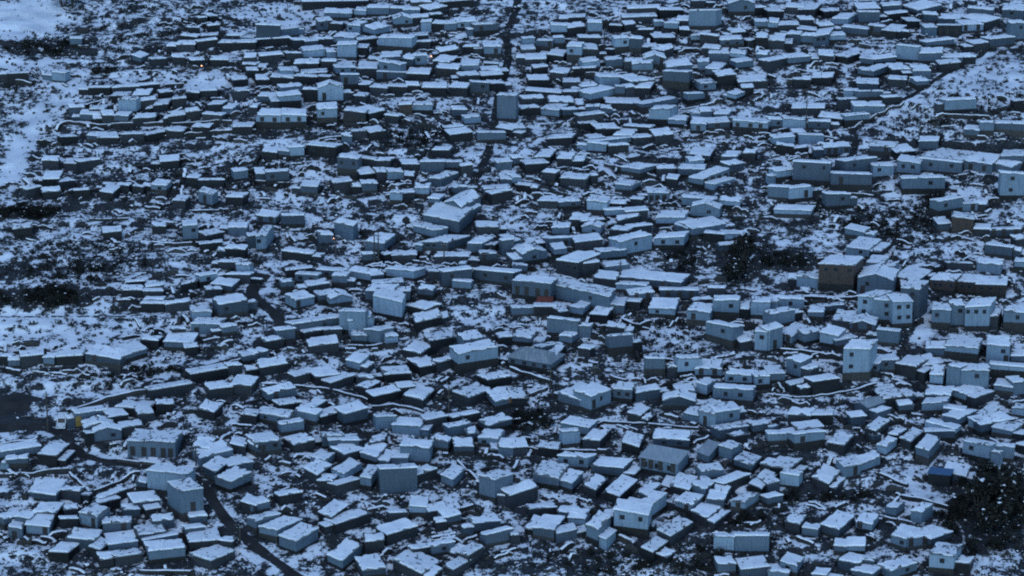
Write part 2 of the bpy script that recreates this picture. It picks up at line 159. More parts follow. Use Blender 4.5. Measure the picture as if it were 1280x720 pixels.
575,555,680,545,10,-45,45,d;690,545,740,535,5,-25,40,m;655,590,730,585,5,-20,20,m;1225,475,1290,470,5,-30,60,p;1130,490,1225,500,5,-35,35,m
1220,600,1290,610,5,-25,30,p;0,695,20,700,5,-20,30,m
M 0 540
185,115,285,118,5,-55,55,d,n=dark-walled cabin with a square snow roof by the junction;30,140,140,135,5,-25,40,m;0,155,40,160,5,-40,30,p;0,100,205,75,5,-35,35,m;470,0,605,0,0,-10,50,m
635,45,875,58,40,-60,75,m,o5,n=large flat-roofed store with a row of dark openings by the road;733,192,930,218,10,-30,110,p,n=tall pale rear block above the sloping road;900,300,1015,285,-65,-45,110,p,k40,n=tall pale square house on the corner of the sloping road;170,300,280,322,55,-75,40,m,n=wide snow-roofed house below the terrace wall;300,290,400,300,10,-25,50,d
680,250,730,255,10,-25,30,m;1000,130,1165,95,-40,-45,45,m;960,78,1050,85,30,-45,30,b;1020,165,1075,210,65,-45,60,m;1075,225,1150,252,105,-45,55,m
1145,175,1265,150,-10,-40,35,m;1205,350,1280,370,30,-40,50,d;165,400,280,408,40,-50,50,d;40,480,110,488,25,-50,50,m,o1;70,430,150,430,15,-30,10,m
130,465,245,475,25,-50,55,p,o1;395,405,485,432,65,-45,65,p,n=pale corner hut with a diamond snow roof;518,455,650,460,15,-30,60,m;510,330,640,290,-20,-10,20,d;490,360,600,335,-5,-15,20,d
620,395,700,385,5,-25,30,m;670,360,800,340,10,-40,20,m;730,390,805,380,5,-20,20,d;690,520,830,500,-20,-50,20,m;745,600,925,580,-5,-50,60,p,n=pale low house with two dark holes in its snow roof
715,540,890,520,5,-14,20,m;330,530,475,545,40,-45,10,m;448,572,500,592,55,-45,30,d;540,565,690,550,-20,-55,20,m;245,600,340,605,60,-50,50,d
505,640,570,630,-5,-30,35,d;580,632,715,605,-10,-30,45,d;945,555,1105,540,-10,-60,40,d;930,490,1025,475,5,-15,20,m;1100,545,1160,550,10,-20,30,d
965,618,1055,645,120,-55,40,d,n=dark corner house with an L-shaped snow roof at the road edge;760,450,870,440,5,-25,30,m;950,430,1035,420,5,-20,40,m;-20,420,20,440,5,-30,50,m;320,390,390,385,5,-20,20,d;300,440,390,432,5,-10,25,d
1150,60,1225,75,20,-40,30,d;1230,50,1285,75,20,-40,50,m;430,10,470,5,5,-10,60,d
N 320 540
-5,60,125,40,-10,-45,45,m,o1,k20,w2;190,65,295,45,-10,-40,30,d;330,25,440,20,5,-20,60,m;365,50,515,40,10,-35,50,m;440,118,545,85,-10,-30,35,d
520,105,605,130,55,-60,40,m;272,122,345,145,50,-40,35,p;240,185,305,215,70,-45,45,d;305,245,385,250,10,-40,30,d;378,190,440,215,90,-60,45,p
405,270,520,235,0,-12,50,d;520,225,575,235,40,-55,60,p;620,185,805,185,0,-15,120,m,n=big blank grey square house with a thin snow rim;720,80,865,75,-15,-40,85,p,n=pale gabled house above the blank grey square house;805,218,905,185,5,-20,40,d
925,215,985,240,60,-55,35,p;990,75,1090,75,10,-40,45,m;1110,30,1215,40,15,-40,40,p,w1;1210,80,1285,80,10,-40,40,m;1115,220,1195,240,90,-35,110,m,n=tall grey corner house beside the bare thicket
1205,320,1285,325,20,-10,50,d;120,325,230,300,5,-15,30,d;-20,370,70,350,5,-30,40,m;312,400,375,430,80,-50,50,d;400,460,575,410,10,-25,50,d
655,512,805,478,-10,-40,50,d;665,410,760,400,5,-10,30,d;765,375,855,375,10,-45,50,p;865,400,960,385,0,-25,20,d;945,430,1025,415,0,-35,35,m
900,455,955,450,0,-25,30,d;1090,455,1225,450,5,-30,45,m;1150,515,1285,490,5,-10,65,m;15,475,105,495,125,-60,55,p,n=long pale house stepped down beside the sloping road;115,520,200,550,110,-60,60,p,n=lower pale house of the pair beside the sloping road
545,550,640,545,0,-30,60,d;360,600,430,665,95,-60,50,p,n=pale house lit by a small orange lamp at its corner;535,695,650,680,-10,-60,30,m;685,645,830,708,90,-65,40,d,n=broad snow-roofed house at the bottom edge;940,665,985,695,100,-55,40,d
785,590,870,575,0,-15,20,d;880,575,995,555,0,-15,55,m;1000,600,1060,625,80,-45,40,d;0,450,120,410,5,-20,40,m;560,60,640,45,20,-40,20,d;870,40,960,50,20,-30,50,m;1060,10,1110,5,5,-20,40,m;670,130,760,135,-5,-30,40,m
O 640 540
0,80,80,75,5,-40,45,d;255,0,340,0,5,-10,80,p;355,40,440,45,50,-45,40,d;548,55,635,75,25,-50,25,d;705,38,885,40,10,-40,35,m,w2
230,122,380,132,40,-25,62,p,w2,n=pale long house with two windows and a thin snow roof;395,165,555,188,50,-40,45,m,n=wide grey shed left of the two-storey school block;638,125,828,160,55,-55,75,p,W3,O4,r,n=two-storey school block with windows over doors and bare roof;105,215,235,235,50,-65,60,m;230,240,300,262,55,-50,40,p
360,270,420,290,55,-50,20,d;462,292,538,330,90,-72,35,d,n=hut with a large diamond snow roof below the school block;635,298,680,325,60,-45,20,m;622,362,688,378,85,-60,50,p,k30;510,395,680,415,20,-45,75,p,w2,k45,n=rounded pale house with two windows on a dark base
-10,315,130,280,-5,-25,70,d;90,390,225,375,5,-20,45,d;105,475,210,495,55,-60,55,m;225,510,325,490,-20,-30,45,m;280,430,365,438,15,-40,45,p
372,465,430,492,65,-60,55,p,k30;725,490,795,525,110,-60,40,d;648,580,705,602,72,-50,30,d,n=lowest diamond-roofed hut beside the slanting snow path;790,268,885,292,45,-60,40,d;895,265,965,290,55,-40,50,p
815,345,900,372,55,-45,40,p,o1;898,395,975,432,95,-68,35,d,n=dark hut with a clean diamond roof above the scrub bank;1095,345,1165,360,70,-45,45,p,o1;945,202,1060,190,15,-30,55,m;925,95,985,125,55,-55,35,m,r
1035,70,1100,85,50,-30,55,p;1110,140,1200,170,45,-45,20,m;1065,260,1190,215,5,-15,40,d;1185,255,1250,290,80,-60,50,d;970,335,1060,345,20,-40,25,m
1010,525,1110,525,5,-10,65,p,k15,n=left one of two long pale sheds above the dark scrub;1115,525,1285,520,5,-12,75,p,k10,n=right one of two long pale sheds above the dark scrub;1030,665,1120,660,5,-40,45,m;1145,680,1285,685,10,-55,40,m;1240,160,1290,170,15,-35,45,d
230,400,330,410,20,-35,16,m;1000,300,1075,310,20,-30,16,m;450,420,505,425,15,-35,14,m;130,80,230,85,10,-35,20,d;560,360,620,375,30,-35,16,m;1110,25,1180,10,5,-20,40,d;-5,520,40,515,10,-25,40,d
P 960 540
0,15,100,10,5,-15,55,p;130,10,290,5,5,-8,40,p,k40;298,50,380,70,48,-52,35,d;660,30,715,52,60,-50,30,d;740,75,805,98,55,-55,35,p,k40
785,0,935,0,5,-15,45,m;975,45,1108,75,5,-15,60,p,w1,k30;1108,70,1230,80,5,-20,55,p,k20;545,65,590,80,55,-45,40,p;465,162,562,128,-30,-30,35,p
380,180,465,160,-40,-35,60,p;218,228,305,262,60,-60,50,d,n=dark hut with a chimney dot on its diamond snow roof;60,210,155,220,20,-25,65,p;0,170,110,190,60,-45,35,d;0,260,60,250,5,-45,30,m
0,335,75,318,-10,-20,40,m;800,205,910,220,10,-25,60,d,u,n=dark hut with a bare bright blue roof by the tree clump;875,200,990,225,20,-45,15,m;585,375,640,385,45,-35,50,p;715,395,770,405,55,-35,55,p
85,445,160,465,30,-45,40,d;265,465,355,490,80,-65,40,m;440,450,520,465,35,-45,45,p,o1;615,515,690,540,50,-60,60,p,w1,n=pale corner house facing a small yard in the lower right;690,540,815,520,-20,-50,60,p,o2
815,540,920,500,5,-40,50,m;808,612,930,622,40,-60,65,p,w1,k30,n=pale cube house with one square window below the tree clump;610,700,745,655,-60,-40,55,p,w1;350,640,450,665,10,-40,40,m;390,570,485,575,10,-35,40,p
330,570,390,575,10,-25,40,m;420,690,520,715,10,-40,30,m;60,650,145,672,35,-50,40,p,w1;0,700,100,710,5,-20,20,p;220,710,290,720,5,-35,20,p
455,640,530,650,10,-20,30,m;520,20,560,15,5,-20,30,m;600,10,650,20,15,-30,30,d;1240,60,1290,75,10,-30,40,d;170,480,250,490,10,-30,14,m
Z 0 0
2560,1400,2752,1424,12,-30,90,m,o4,n=shaded left part of the long pale street row;2752,1424,3048,1488,30,-36,72,p,w1,n=long curved pale building at the right end of the street row
"""
SKY, SUN, EXPO = 0.12, 0.3, 1.22
TINT = (0.885, 1.035, 0.98)
COVER0 = 0.515
TROD_SHADE_V = 0.11  # strength of the snow loss and painted shading near houses
BLOBS = [
 (35,25,48,24,.85),(370,20,50,13,.80),(1240,100,42,30,.76),(1190,112,35,18,.70),(1140,140,40,14,.66),(1095,158,30,8,.66),(60,425,95,30,.70),(150,470,70,26,.66),(1140,235,30,22,.70),(20,80,60,9,.72),(85,105,20,9,.82),(65,128,20,11,.82),(48,150,18,13,.82),(33,173,15,14,.82),(22,198,13,15,.8),(12,225,12,15,.75),(260,100,60,9,.72),
 (1050,80,40,10,.6),(990,90,50,10,.6),(1240,310,40,20,.6),(830,420,60,25,.6),(1130,600,30,14,.75),(1150,625,30,10,.75),(420,505,50,15,.55),
 (28,266,42,7,.08),(50,372,75,11,.12),(30,340,50,12,.34),(120,325,60,16,.45),(60,305,50,10,.50),(90,350,40,8,.52),(640,525,34,16,.24),(700,500,30,18,.33),(930,315,30,40,.22),(990,325,30,13,.1),(1170,265,20,18,.2),
 (900,695,70,25,.34),(760,705,100,16,.38),(920,650,60,12,.2),(1245,640,48,48,.05),(500,170,60,16,.36),(180,40,90,35,.52),(60,60,60,12,.3),(8,507,24,12,-.3),(20,528,40,6,-.3),
 (270,220,60,30,.42),(120,240,60,25,.42),(420,150,60,10,.4),(1120,290,50,20,.42),(1060,620,60,10,.3),(480,210,60,15,.5),(1020,275,60,16,.42),(1155,415,11,22,.85),(1100,70,60,10,.6),(860,325,25,20,.3)]
W, RD = 'stone_wall', 'road'
RIBBONS = [
 ('dirt_lot', [(-12,514),(6,510),(22,502),(36,494)], 7.5, 'road'),
 ('road', [(-12,539),(40,532),(75,540),(92,562),(115,574),(160,579),(210,585),(240,592),(258,612),(275,640),(300,668),(335,695),(390,735)], 2.9, 'road'),
 ('road', [(332,343),(318,356),(314,368),(325,380),(345,392),(353,408),(350,420)], 3.4, 'road'),
 ('road', [(80,526),(108,509),(150,496),(190,486),(240,468),(280,452),(315,440),(340,427),(351,412)], 2.3, 'road'),
 ('gully', [(652,-15),(646,5),(640,25),(632,45),(636,70),(630,95),(622,125),(617,160),(611,190),(600,215),(588,232)], 2.8, 'gully'),
 ('path', [(735,138),(722,147),(695,160),(665,175),(640,195),(615,222),(600,236)], 2.0, 'path'),
 ('path', [(1240,58),(1205,80),(1170,100),(1140,120),(1100,145),(1062,162),(1070,176),(1066,192)], 2.4, 'gully'),
 ('path', [(1030,622),(1042,616),(1085,595),(1120,575),(1133,560),(1125,548)], 1.6, 'path'),
 ('path', [(825,695),(870,668),(915,650),(960,632),(1030,618)], 1.4, 'path'),
 ('path', [(1168,630),(1185,645),(1203,660),(1207,685),(1222,705)], 1.0, 'path'),
 ('path', [(628,632),(640,642),(655,655),(664,668),(662,690)], 1.1, 'path'),
 ('path', [(0,396),(60,396),(130,396),(175,394),(215,390),(240,384)], 1.6, 'path'),
]
WALLS = [
 ([(83,512),(105,506),(125,500),(160,490),(188,485)],6,'long dark retaining wall slanting up from the road junction'),
 ([(237,470),(270,456),(305,446)],6,'dark wall behind the long dark shed, slanting to the road bend'),
 ([(0,592),(45,590),(86,585)],5,'low wall along the lane below the road junction, at the frame edge'),
 ([(0,555),(30,549),(47,546)],4,'short snow-capped wall above the junction houses at the frame edge'),
 ([(147,573),(180,576),(217,581)],4,'snow-topped road wall in front of the large flat-roofed store'),
 ([(88,590),(112,612)],4,'short wall sloping steeply down from the road junction'),
 ([(117,612),(150,600),(175,588)],5,'wall slanting up towards the tall pale corner house'),
 ([(175,712),(240,713)],5,'straight dark wall at the bottom edge below the corner house'),
 ([(572,575),(598,600)],4,'short slanting wall beside the bare thicket and tall grey house'),
 ([(638,458),(665,467),(690,475)],5,'snow-topped wall in front of the bare-roofed grey hall'),
 ([(740,525),(800,528),(873,534)],3,'thin snow-capped wall under the leaning tall house'),
 ([(662,492),(684,483)],4,'short wall below the bare-roofed grey hall'),
 ([(778,396),(795,405),(812,400)],9,'dark curved retaining wall at the top of the open yard'),
 ([(1005,370),(1040,371),(1072,370)],4,'dark wall left of the stepped pale cluster'),
 ([(975,435),(1010,438),(1050,444)],7,'dark retaining wall below the stepped pale cluster'),
 ([(1095,590),(1115,597),(1135,605)],4,'wall slanting across the snow near the blue-roofed hut'),
 ([(1127,618),(1160,625),(1193,634)],5,'dark wall under the snowy patch beside the tree clump'),
 ([(1105,645),(1140,652)],4,'short wall between the lower right yard houses'),
 ([(655,558),(690,560),(745,562)],4,'terrace wall behind the pale long two-window house'),
 ([(1060,160),(1090,146),(1130,126)],3,'low wall following the ridge path'),
 ([(985,98),(1020,96)],4,'short terrace wall left of the tall block under the ridge'),
 ([(1170,142),(1210,144),(1245,146)],5,'dark bank wall below the lone hillock shed'),
 ([(1035,239),(1075,241),(1092,244)],3,'thin wall along the top of the bare slope'),
 ([(755,204),(785,210),(820,220)],4,'curved dark wall above the open-sided barrack'),
 ([(112,273),(160,272)],3,'short dark wall among scrub above the lone dark hut'),
 ([(190,301),(250,302)],4,'dark terrace wall below the tall pale windowed hut'),
 ([(240,263),(290,261)],3,'short dark terrace wall beside the upper left huts'),
 ([(320,47),(362,46)],7,'tall dark wall below the upper snow patch block'),
 ([(400,173),(450,167)],3,'broken terrace wall below the tall gabled shed'),
 ([(80,151),(160,154),(225,153),(290,151)],4,'longest dark terrace wall across the upper left ruins'),
 ([(190,164),(250,165),(320,161)],4,'lower dark terrace wall under the upper left ruins'),
 ([(85,134),(108,130),(130,124)],5,'slanting ruin wall at the edge of the upper left ruins'),
 ([(150,109),(190,107),(230,104)],4,'high dark terrace wall above the upper left ruins'),
 ([(435,431),(460,432),(495,424)],4,'wall bending under the pale tower annexe'),
 ([(327,479),(370,481),(430,489),(460,499)],3,'snow-lined terrace wall curving below the bend-side huts'),
 ([(465,507),(500,504),(530,514)],3,'curved snow-lined terrace wall left of the wide-roofed house'),
 ([(960,492),(1000,497),(1045,491),(1095,478)],2,'thin snowy terrace line below the L-roofed pale house'),
 ([(700,86),(760,92),(800,90)],4,'dark terrace wall among dense huts in the upper middle'),
 ([(900,40),(940,36)],4,'dark wall below the large blank pale shed'),
 ([(320,225),(362,228)],4,'dark terrace wall left of the upper grey huts'),
 ([(20,100),(40,103)],5,'short dark wall near the snowy track at the upper edge'),
]
POLES = [(60,541,489,'tallest utility pole, standing at the road junction'),(420,324,296,'utility pole beside an orange lamp above the road bend'),(555,333,304,'utility pole in front of the long grey hall'),
 (594,242,221,'utility pole above the sloping roof of the long grey hall'),(775,352,320,'utility pole behind the broad flat-roofed block'),(1007,170,124,'tall thin pole on the slope below the ridge path'),
 (1198,202,186,'utility pole among wide roofs near the right edge'),(1228,212,196,'short pole by the dark-plinth house at right'),(1249,362,341,'utility pole in front of the brown brick row'),
 (688,482,461,'utility pole at the corner of the bare-roofed hall'),(743,482,457,'slim pole in the rubble below the yard'),(755,60,36,'dark pole standing in the upper middle huts'),
 (468,331,291,'left pole of a close pair near the upper lane'),(473,331,292,'right pole of a close pair near the upper lane'),(561,521,480,'thin dark pole among the diamond-roofed huts'),(300,678,655,'pole at the edge of the sloping road'),(245,582,560,'pole behind the tall pale corner house'),(1020,334,318,'pole beside the dark bushes above the brown brick house')]
LAMPS = [(252,82,'orange lamp glowing among the upper left ruins'),(539,70,'orange lamp glowing between pale huts in the upper middle'),(417,298,'orange lamp glowing beside a pole above the road bend'),
 (461,301,'faint orange lamp left of a close pair of poles'),(631,302,'orange lamp glowing right of the long grey hall'),(451,700,'orange lamp glowing at a roof corner by the bottom edge')]
G1='trees in the dark clump at the right edge'
CLUMPS = [
 ('tree',24,(1247,640,34,38),(2.0,3.6),'dark dense tree in the clump at the lower right edge',G1,'tree'),
 ('shrub',26,(1225,650,50,45),(1.3,2.2),'dark shrub around the clump at the lower right edge','shrubs around the right edge clump','shrub'),
 ('tree',9,(924,325,11,32),(2.0,3.0),'dark tree in the gully beside the wide pale two-tier house','trees in the dark gully','tree'),
 ('shrub',12,(922,318,16,36),(1.2,2.0),'dark shrub in the gully beside the wide pale two-tier house','shrubs in the dark gully','shrub'),
 ('shrub',10,(978,328,24,9),(1.3,2.2),'dark shrub in the thicket above the brown brick house','shrubs above the brick house','shrub'),
 ('shrub',14,(1168,266,13,16),(1.3,2.2),'dark shrub beside the brown-fronted hut','shrubs beside the brown-fronted hut','shrub'),
 ('shrub',26,(910,650,55,8),(.9,1.6),'dark shrub in the bank above the slanting snow path','shrubs above the slanting path','shrub'),
 ('shrub',24,(880,697,65,18),(.8,1.4),'dark shrub around the twin pale sheds at the bottom','shrubs around the twin sheds','shrub'),
 ('shrub',18,(755,706,80,12),(.7,1.3),'dark shrub along the bottom edge below the diamond-roofed huts','shrubs along the bottom edge','shrub'),
 ('shrub',22,(655,525,38,14),(.9,1.6),'dark shrub on the rubble patch left of the leaning tall house','shrubs on the rubble patch','shrub'),
 ('shrub',26,(33,268,40,6),(1.2,2.0),'dark shrub in the black scrub bank at the left edge','shrubs in the left scrub bank','shrub'),
 ('shrub',30,(55,374,65,9),(1.2,2.1),'dark shrub along the black scrub belt above the left snowfield','shrubs in the lower left scrub belt','shrub'),
 ('shrub',16,(95,335,60,18),(.8,1.4),'dark shrub on the scrubby slope at the left','shrubs on the left slope','shrub'),
 ('tree',2,(86,9,7,4),(2.6,3.4),'dark ragged tree cut by the upper frame edge','trees at the upper frame edge','tree'),
 ('shrub',14,(55,62,50,8),(1.0,1.6),'dark shrub on the bank below the upper left snowfield','shrubs below the upper snowfield','shrub'),
 ('shrub',10,(130,90,20,5),(1.1,1.7),'dark shrub in the mound beside the upper snowy terrace','shrubs beside the upper terrace','shrub'),
 ('shrub',20,(180,470,55,12),(.7,1.1),'small dark shrub on the slope above the retaining wall','shrubs above the retaining wall','shrub'),
 ('shrub',18,(515,175,50,12),(.9,1.5),'dark shrub on the bare slope below the tall gabled shed','shrubs below the gabled shed','shrub'),
 ('shrub',18,(1110,285,55,16),(.8,1.4),'dark shrub on the bare slope below the grey box house','shrubs below the grey box house','shrub'),
 ('shrub',16,(1030,622,60,6),(.8,1.4),'dark shrub in the strip below the lower right lane','shrubs below the lower right lane','shrub'),
 ('shrub',12,(850,320,20,18),(.9,1.5),'dark shrub below the two-window pale house','shrubs below the two-window house','shrub'),
 ('shrub',14,(440,660,80,10),(.7,1.1),'small dark shrub between the lower roadside houses','shrubs between lower houses','shrub'),
]
LANDMARKS = [(669,452,'the bare-roofed grey hall'),(819,578,'the two-storey school block'),(497,600,'the blank grey square house'),(228,620,'the tall corner house'),(193,553,'the flat-roofed roadside store'),
(1108,390,'the stepped pale cluster'),(1045,345,'the brown brick house'),(1010,215,'the big grey box house'),(1201,132,'the lone hillock shed'),(1245,640,'the dark tree clump'),(925,325,'the dark tree gully'),
(330,380,'the road bend'),(128,448,'the left snowfield shed'),(560,272,'the long grey hall'),(895,222,'the open-sided barrack'),(487,390,'the pale tower house'),(751,500,'the leaning tall house'),(1220,470,'the curved pale house'),
(878,22,'the large blank pale shed'),(413,118,'the tall gabled shed'),(631,133,'the gully-side pale block'),(335,40,'the snow patch block'),(1134,66,'the tall block under the ridge'),(28,288,'the lone dark hut'),
(938,672,'the twin pale sheds'),(1177,700,'the one-window cube house'),(508,710,'the broad bottom house'),(798,645,'the rounded pale house'),(635,495,'the wide brown-door house'),(700,355,'the pale street row'),(85,535,'the road junction'),
(252,82,'the upper left orange lamp'),(539,70,'the upper middle orange lamp'),(417,298,'the orange lamp by its pole'),(640,330,'the grey row end'),(755,48,'the upper dark pole'),(1007,145,'the thin tall pole'),(1270,215,'the tall right-edge house'),(860,280,'the two-tier pale house'),(715,328,'the dark two-storey house'),
(1070,440,'the L-roofed pale house'),(900,415,'the spotted-roof house'),(185,690,'the two-hole snow roof'),(130,640,'the diamond-roofed corner hut'),(370,650,'the stepped roadside pair'),(1000,600,'the chimney-dot hut'),(250,270,'the tall windowed hut'),(1085,500,'the tiny gabled shack'),(120,150,'the longest ruin wall'),(770,130,'the upper path fork'),(960,480,'the two-door pale house'),(640,640,'the small winding path'),(560,520,'the thin dark pole')]
DOTS = [(1220,110,65,45,260),(1130,145,60,18,120),(60,430,90,40,110),(150,475,70,28,120),(170,35,90,35,130),(45,110,50,70,120),(1120,280,60,30,220),(830,425,60,30,130),(420,155,80,15,120),(250,215,120,25,160),(100,330,90,30,160),(1040,265,40,20,80),(370,18,50,10,40)]
import bpy, math, random
from mathutils import Vector, noise

random.seed(7)
R = math.radians
SC = bpy.context.scene
COL = SC.collection

# ------------------------------------------------------------------ camera
F = 3500.0                      # focal length in pixels of a 1280 wide frame
CAMZ, PITCH = 200.0, R(18)
CAM = Vector((0, 0, CAMZ))
FWD = Vector((0, math.cos(PITCH), -math.sin(PITCH)))
UPV = Vector((0, math.sin(PITCH), math.cos(PITCH)))
cd = bpy.data.cameras.new('camera'); cd.angle_x = 2 * math.atan(640 / F); cd.clip_start = 1; cd.clip_end = 6000
co = bpy.data.objects.new('camera', cd); COL.objects.link(co)
co.location = CAM; co.rotation_euler = (R(90) - PITCH, 0, 0)
SC.camera = co

def ray(px, py):
    return (FWD + Vector((1, 0, 0)) * ((px - 640) / F) - UPV * ((py - 360) / F)).normalized()

def proj(p):
    d = p - CAM
    z = d.dot(FWD)
    return 640 + F * d.x / z, 360 - F * d.dot(UPV) / z, z

# ------------------------------------------------------------------ terrain
def sm(t):
    t = min(1, max(0, t)); return t * t * (3 - 2 * t)

def base_h(x, y):
    z = (y - 452) * 0.170
    if y > 760: z += (y - 760) * 0.06
    z += 2.2 * noise.noise(Vector((x / 62, y / 70, 1.3)))
    z += 0.8 * noise.noise(Vector((x / 21, y / 24, 4.7)))
    # snowy hillock in the upper right, shallow gully down the middle
    z += 5.0 * math.exp(-((x - 112) / 22) ** 2 - ((y - 640) / 26) ** 2)
    # terraces
    st = 1.5
    q = z / st + 0.9 * noise.noise(Vector((x / 17, y / 40, 9.1)))
    f = q - math.floor(q)
    step = sm((f - 0.42) / 0.16)
    amp = 0.75 * sm(0.5 + 1.5 * noise.noise(Vector((x / 33, y / 36, 2.2))))
    z += (step - f) * st * amp
    z += 0.22 * noise.noise(Vector((x / 3.1, y / 3.6, 6.6))) + 0.10 * noise.noise(Vector((x / 1.2, y / 1.3, 3.6)))
    return z

def hit(px, py):
    d = ray(px, py)
    # first guess from the mean plane, then march and bisect
    t = (CAMZ + 452 * 0.170) / (0.170 * d.y - d.z) - 45
    p = t
    while t < 1500:
        P = CAM + d * t
        if P.z <= base_h(P.x, P.y): break
        p = t; t += 3.0
    lo, hi = p, t
    for _ in range(14):
        m = (lo + hi) / 2; P = CAM + d * m
        if P.z <= base_h(P.x, P.y): hi = m
        else: lo = m
    return CAM + d * hi

# ------------------------------------------------------------------ materials
def mat(name):
    m = bpy.data.materials.new(name); m.use_nodes = True
    nt = m.node_tree; b = nt.nodes['Principled BSDF']
    return m, nt, b

def N(nt, t, **kw):
    n = nt.nodes.new(t)
    for k, v in kw.items():
        if k in n.inputs: n.inputs[k].default_value = v
        else: setattr(n, k, v)
    return n

def L(nt, a, b): nt.links.new(a, b)

def mrange(nt, src, a, b, c, d):
    n = N(nt, 'ShaderNodeMapRange', clamp=True)
    for i, v in zip((1, 2, 3, 4), (a, b, c, d)): n.inputs[i].default_value = v
    L(nt, src, n.inputs[0]); return n.outputs[0]

def mth(nt, op, a, b=None):
    n = N(nt, 'ShaderNodeMath', operation=op)
    for i, v in enumerate((a, b)):
        if v is None: continue
        if hasattr(v, 'is_linked'): L(nt, v, n.inputs[i])
        else: n.inputs[i].default_value = v
    return n.outputs[0]

def mixc(nt, fac, a, b):
    n = N(nt, 'ShaderNodeMix', data_type='RGBA')
    if hasattr(fac, 'is_linked'): L(nt, fac, n.inputs[0])
    else: n.inputs[0].default_value = fac
    for i, v in ((6, a), (7, b)):
        if hasattr(v, 'is_linked'): L(nt, v, n.inputs[i])
        else: n.inputs[i].default_value = (*v, 1)
    return n.outputs[2]

def tex_noise(nt, vec, scale, detail=3, rough=0.55):
    n = N(nt, 'ShaderNodeTexNoise', Scale=scale, Detail=detail, Roughness=rough)
    L(nt, vec, n.inputs['Vector']); return n.outputs[0]

def bump(nt, b, h, strength, dist):
    n = N(nt, 'ShaderNodeBump', Strength=strength, Distance=dist)
    L(nt, h, n.inputs['Height']); L(nt, n.outputs[0], b.inputs['Normal'])

SNOW = (0.86, 0.87, 0.88)

def ground_mat():
    m, nt, b = mat('snowy_ground')
    g = N(nt, 'ShaderNodeNewGeometry'); pos = g.outputs['Position']
    at = N(nt, 'ShaderNodeAttribute', attribute_name='cover')
    n1 = tex_noise(nt, pos, 0.42, 5, 0.64)
    n2 = tex_noise(nt, pos, 0.16, 3, 0.5)
    n3 = tex_noise(nt, pos, 2.1, 2, 0.6)
    sep = N(nt, 'ShaderNodeSeparateXYZ'); L(nt, g.outputs['Normal'], sep.inputs[0])
    slope = mrange(nt, sep.outputs[2], 0.70, 0.95, 0.34, 0.0)
    v = mth(nt, 'ADD', mth(nt, 'MULTIPLY', mth(nt, 'SUBTRACT', n1, 0.5), 1.7), mth(nt, 'MULTIPLY', mth(nt, 'SUBTRACT', n2, 0.5), 0.75))
    v = mth(nt, 'ADD', v, mth(nt, 'MULTIPLY', mth(nt, 'SUBTRACT', n3, 0.5), 0.42))
    v = mth(nt, 'ADD', v, at.outputs['Fac'])
    v = mth(nt, 'SUBTRACT', v, slope)
    fac = mrange(nt, v, 0.42, 0.57, 0, 1)
    n4 = tex_noise(nt, pos, 0.5, 3)
    earth = mixc(nt, mrange(nt, n4, .35, .65, 0, 1), (0.007, 0.009, 0.012), (0.025, 0.028, 0.033))
    earth = mixc(nt, mrange(nt, n3, .45, .65, 0, 0.6), earth, (0.055, 0.056, 0.058))
    snow = mixc(nt, mrange(nt, n2, .3, .7, 0, 1), (0.50, 0.53, 0.58), (0.76, 0.79, 0.83))
    L(nt, mixc(nt, fac, earth, snow), b.inputs['Base Color'])
    b.inputs['Roughness'].default_value = 0.8
    b.inputs['Specular IOR Level'].default_value = 0.2
    hgt = mth(nt, 'ADD', mth(nt, 'MULTIPLY', n1, 0.6), mth(nt, 'MULTIPLY', n3, 0.25))
    bump(nt, b, hgt, 0.9, 0.5)
    return m

def wall_mat(name, c1, c2, corr=0.35, vary=0.35, stain=(0.06, 0.055, 0.05), stain_amt=.5):
    m, nt, b = mat(name)
    uv = N(nt, 'ShaderNodeUVMap', uv_map='uv')
    g = N(nt, 'ShaderNodeNewGeometry')
    oi = N(nt, 'ShaderNodeObjectInfo')
    rnd = mth(nt, 'FRACT', mth(nt, 'ADD', g.outputs['Random Per Island'], oi.outputs['Random']))
    w = N(nt, 'ShaderNodeTexWave', wave_type='BANDS', bands_direction='X', Scale=1.35, Distortion=0.0)
    L(nt, uv.outputs[0], w.inputs['Vector'])
    pos = g.outputs['Position']
    n = tex_noise(nt, pos, 1.3, 4, 0.65)
    # vertical streaks: noise stretched down the sheet
    mp = N(nt, 'ShaderNodeMapping'); mp.inputs['Scale'].default_value = (1.6, 0.18, 1.0)
    L(nt, uv.outputs[0], mp.inputs[0])
    s = tex_noise(nt, mp.outputs[0], 1.4, 3, 0.6)
    c = mixc(nt, rnd, c1, c2)
    c = mixc(nt, mrange(nt, s, .48, .75, 0, stain_amt), c, stain)
    c = mixc(nt, mrange(nt, n, .55, .75, 0, stain_amt * .8), c, stain)
    hsv = N(nt, 'ShaderNodeHueSaturation')
    L(nt, c, hsv.inputs['Color'])
    L(nt, mth(nt, 'ADD', mth(nt, 'MULTIPLY', rnd, vary), 1 - vary * .5), hsv.inputs['Value'])
    L(nt, hsv.outputs[0], b.inputs['Base Color'])
    b.inputs['Roughness'].default_value = 0.6
    b.inputs['Specular IOR Level'].default_value = 0.3
    if corr: bump(nt, b, mth(nt, 'ADD', w.outputs['Fac'], mth(nt, 'MULTIPLY', n, 1.2)), corr, 0.08)
    else: bump(nt, b, n, 0.7, 0.12)
    return m

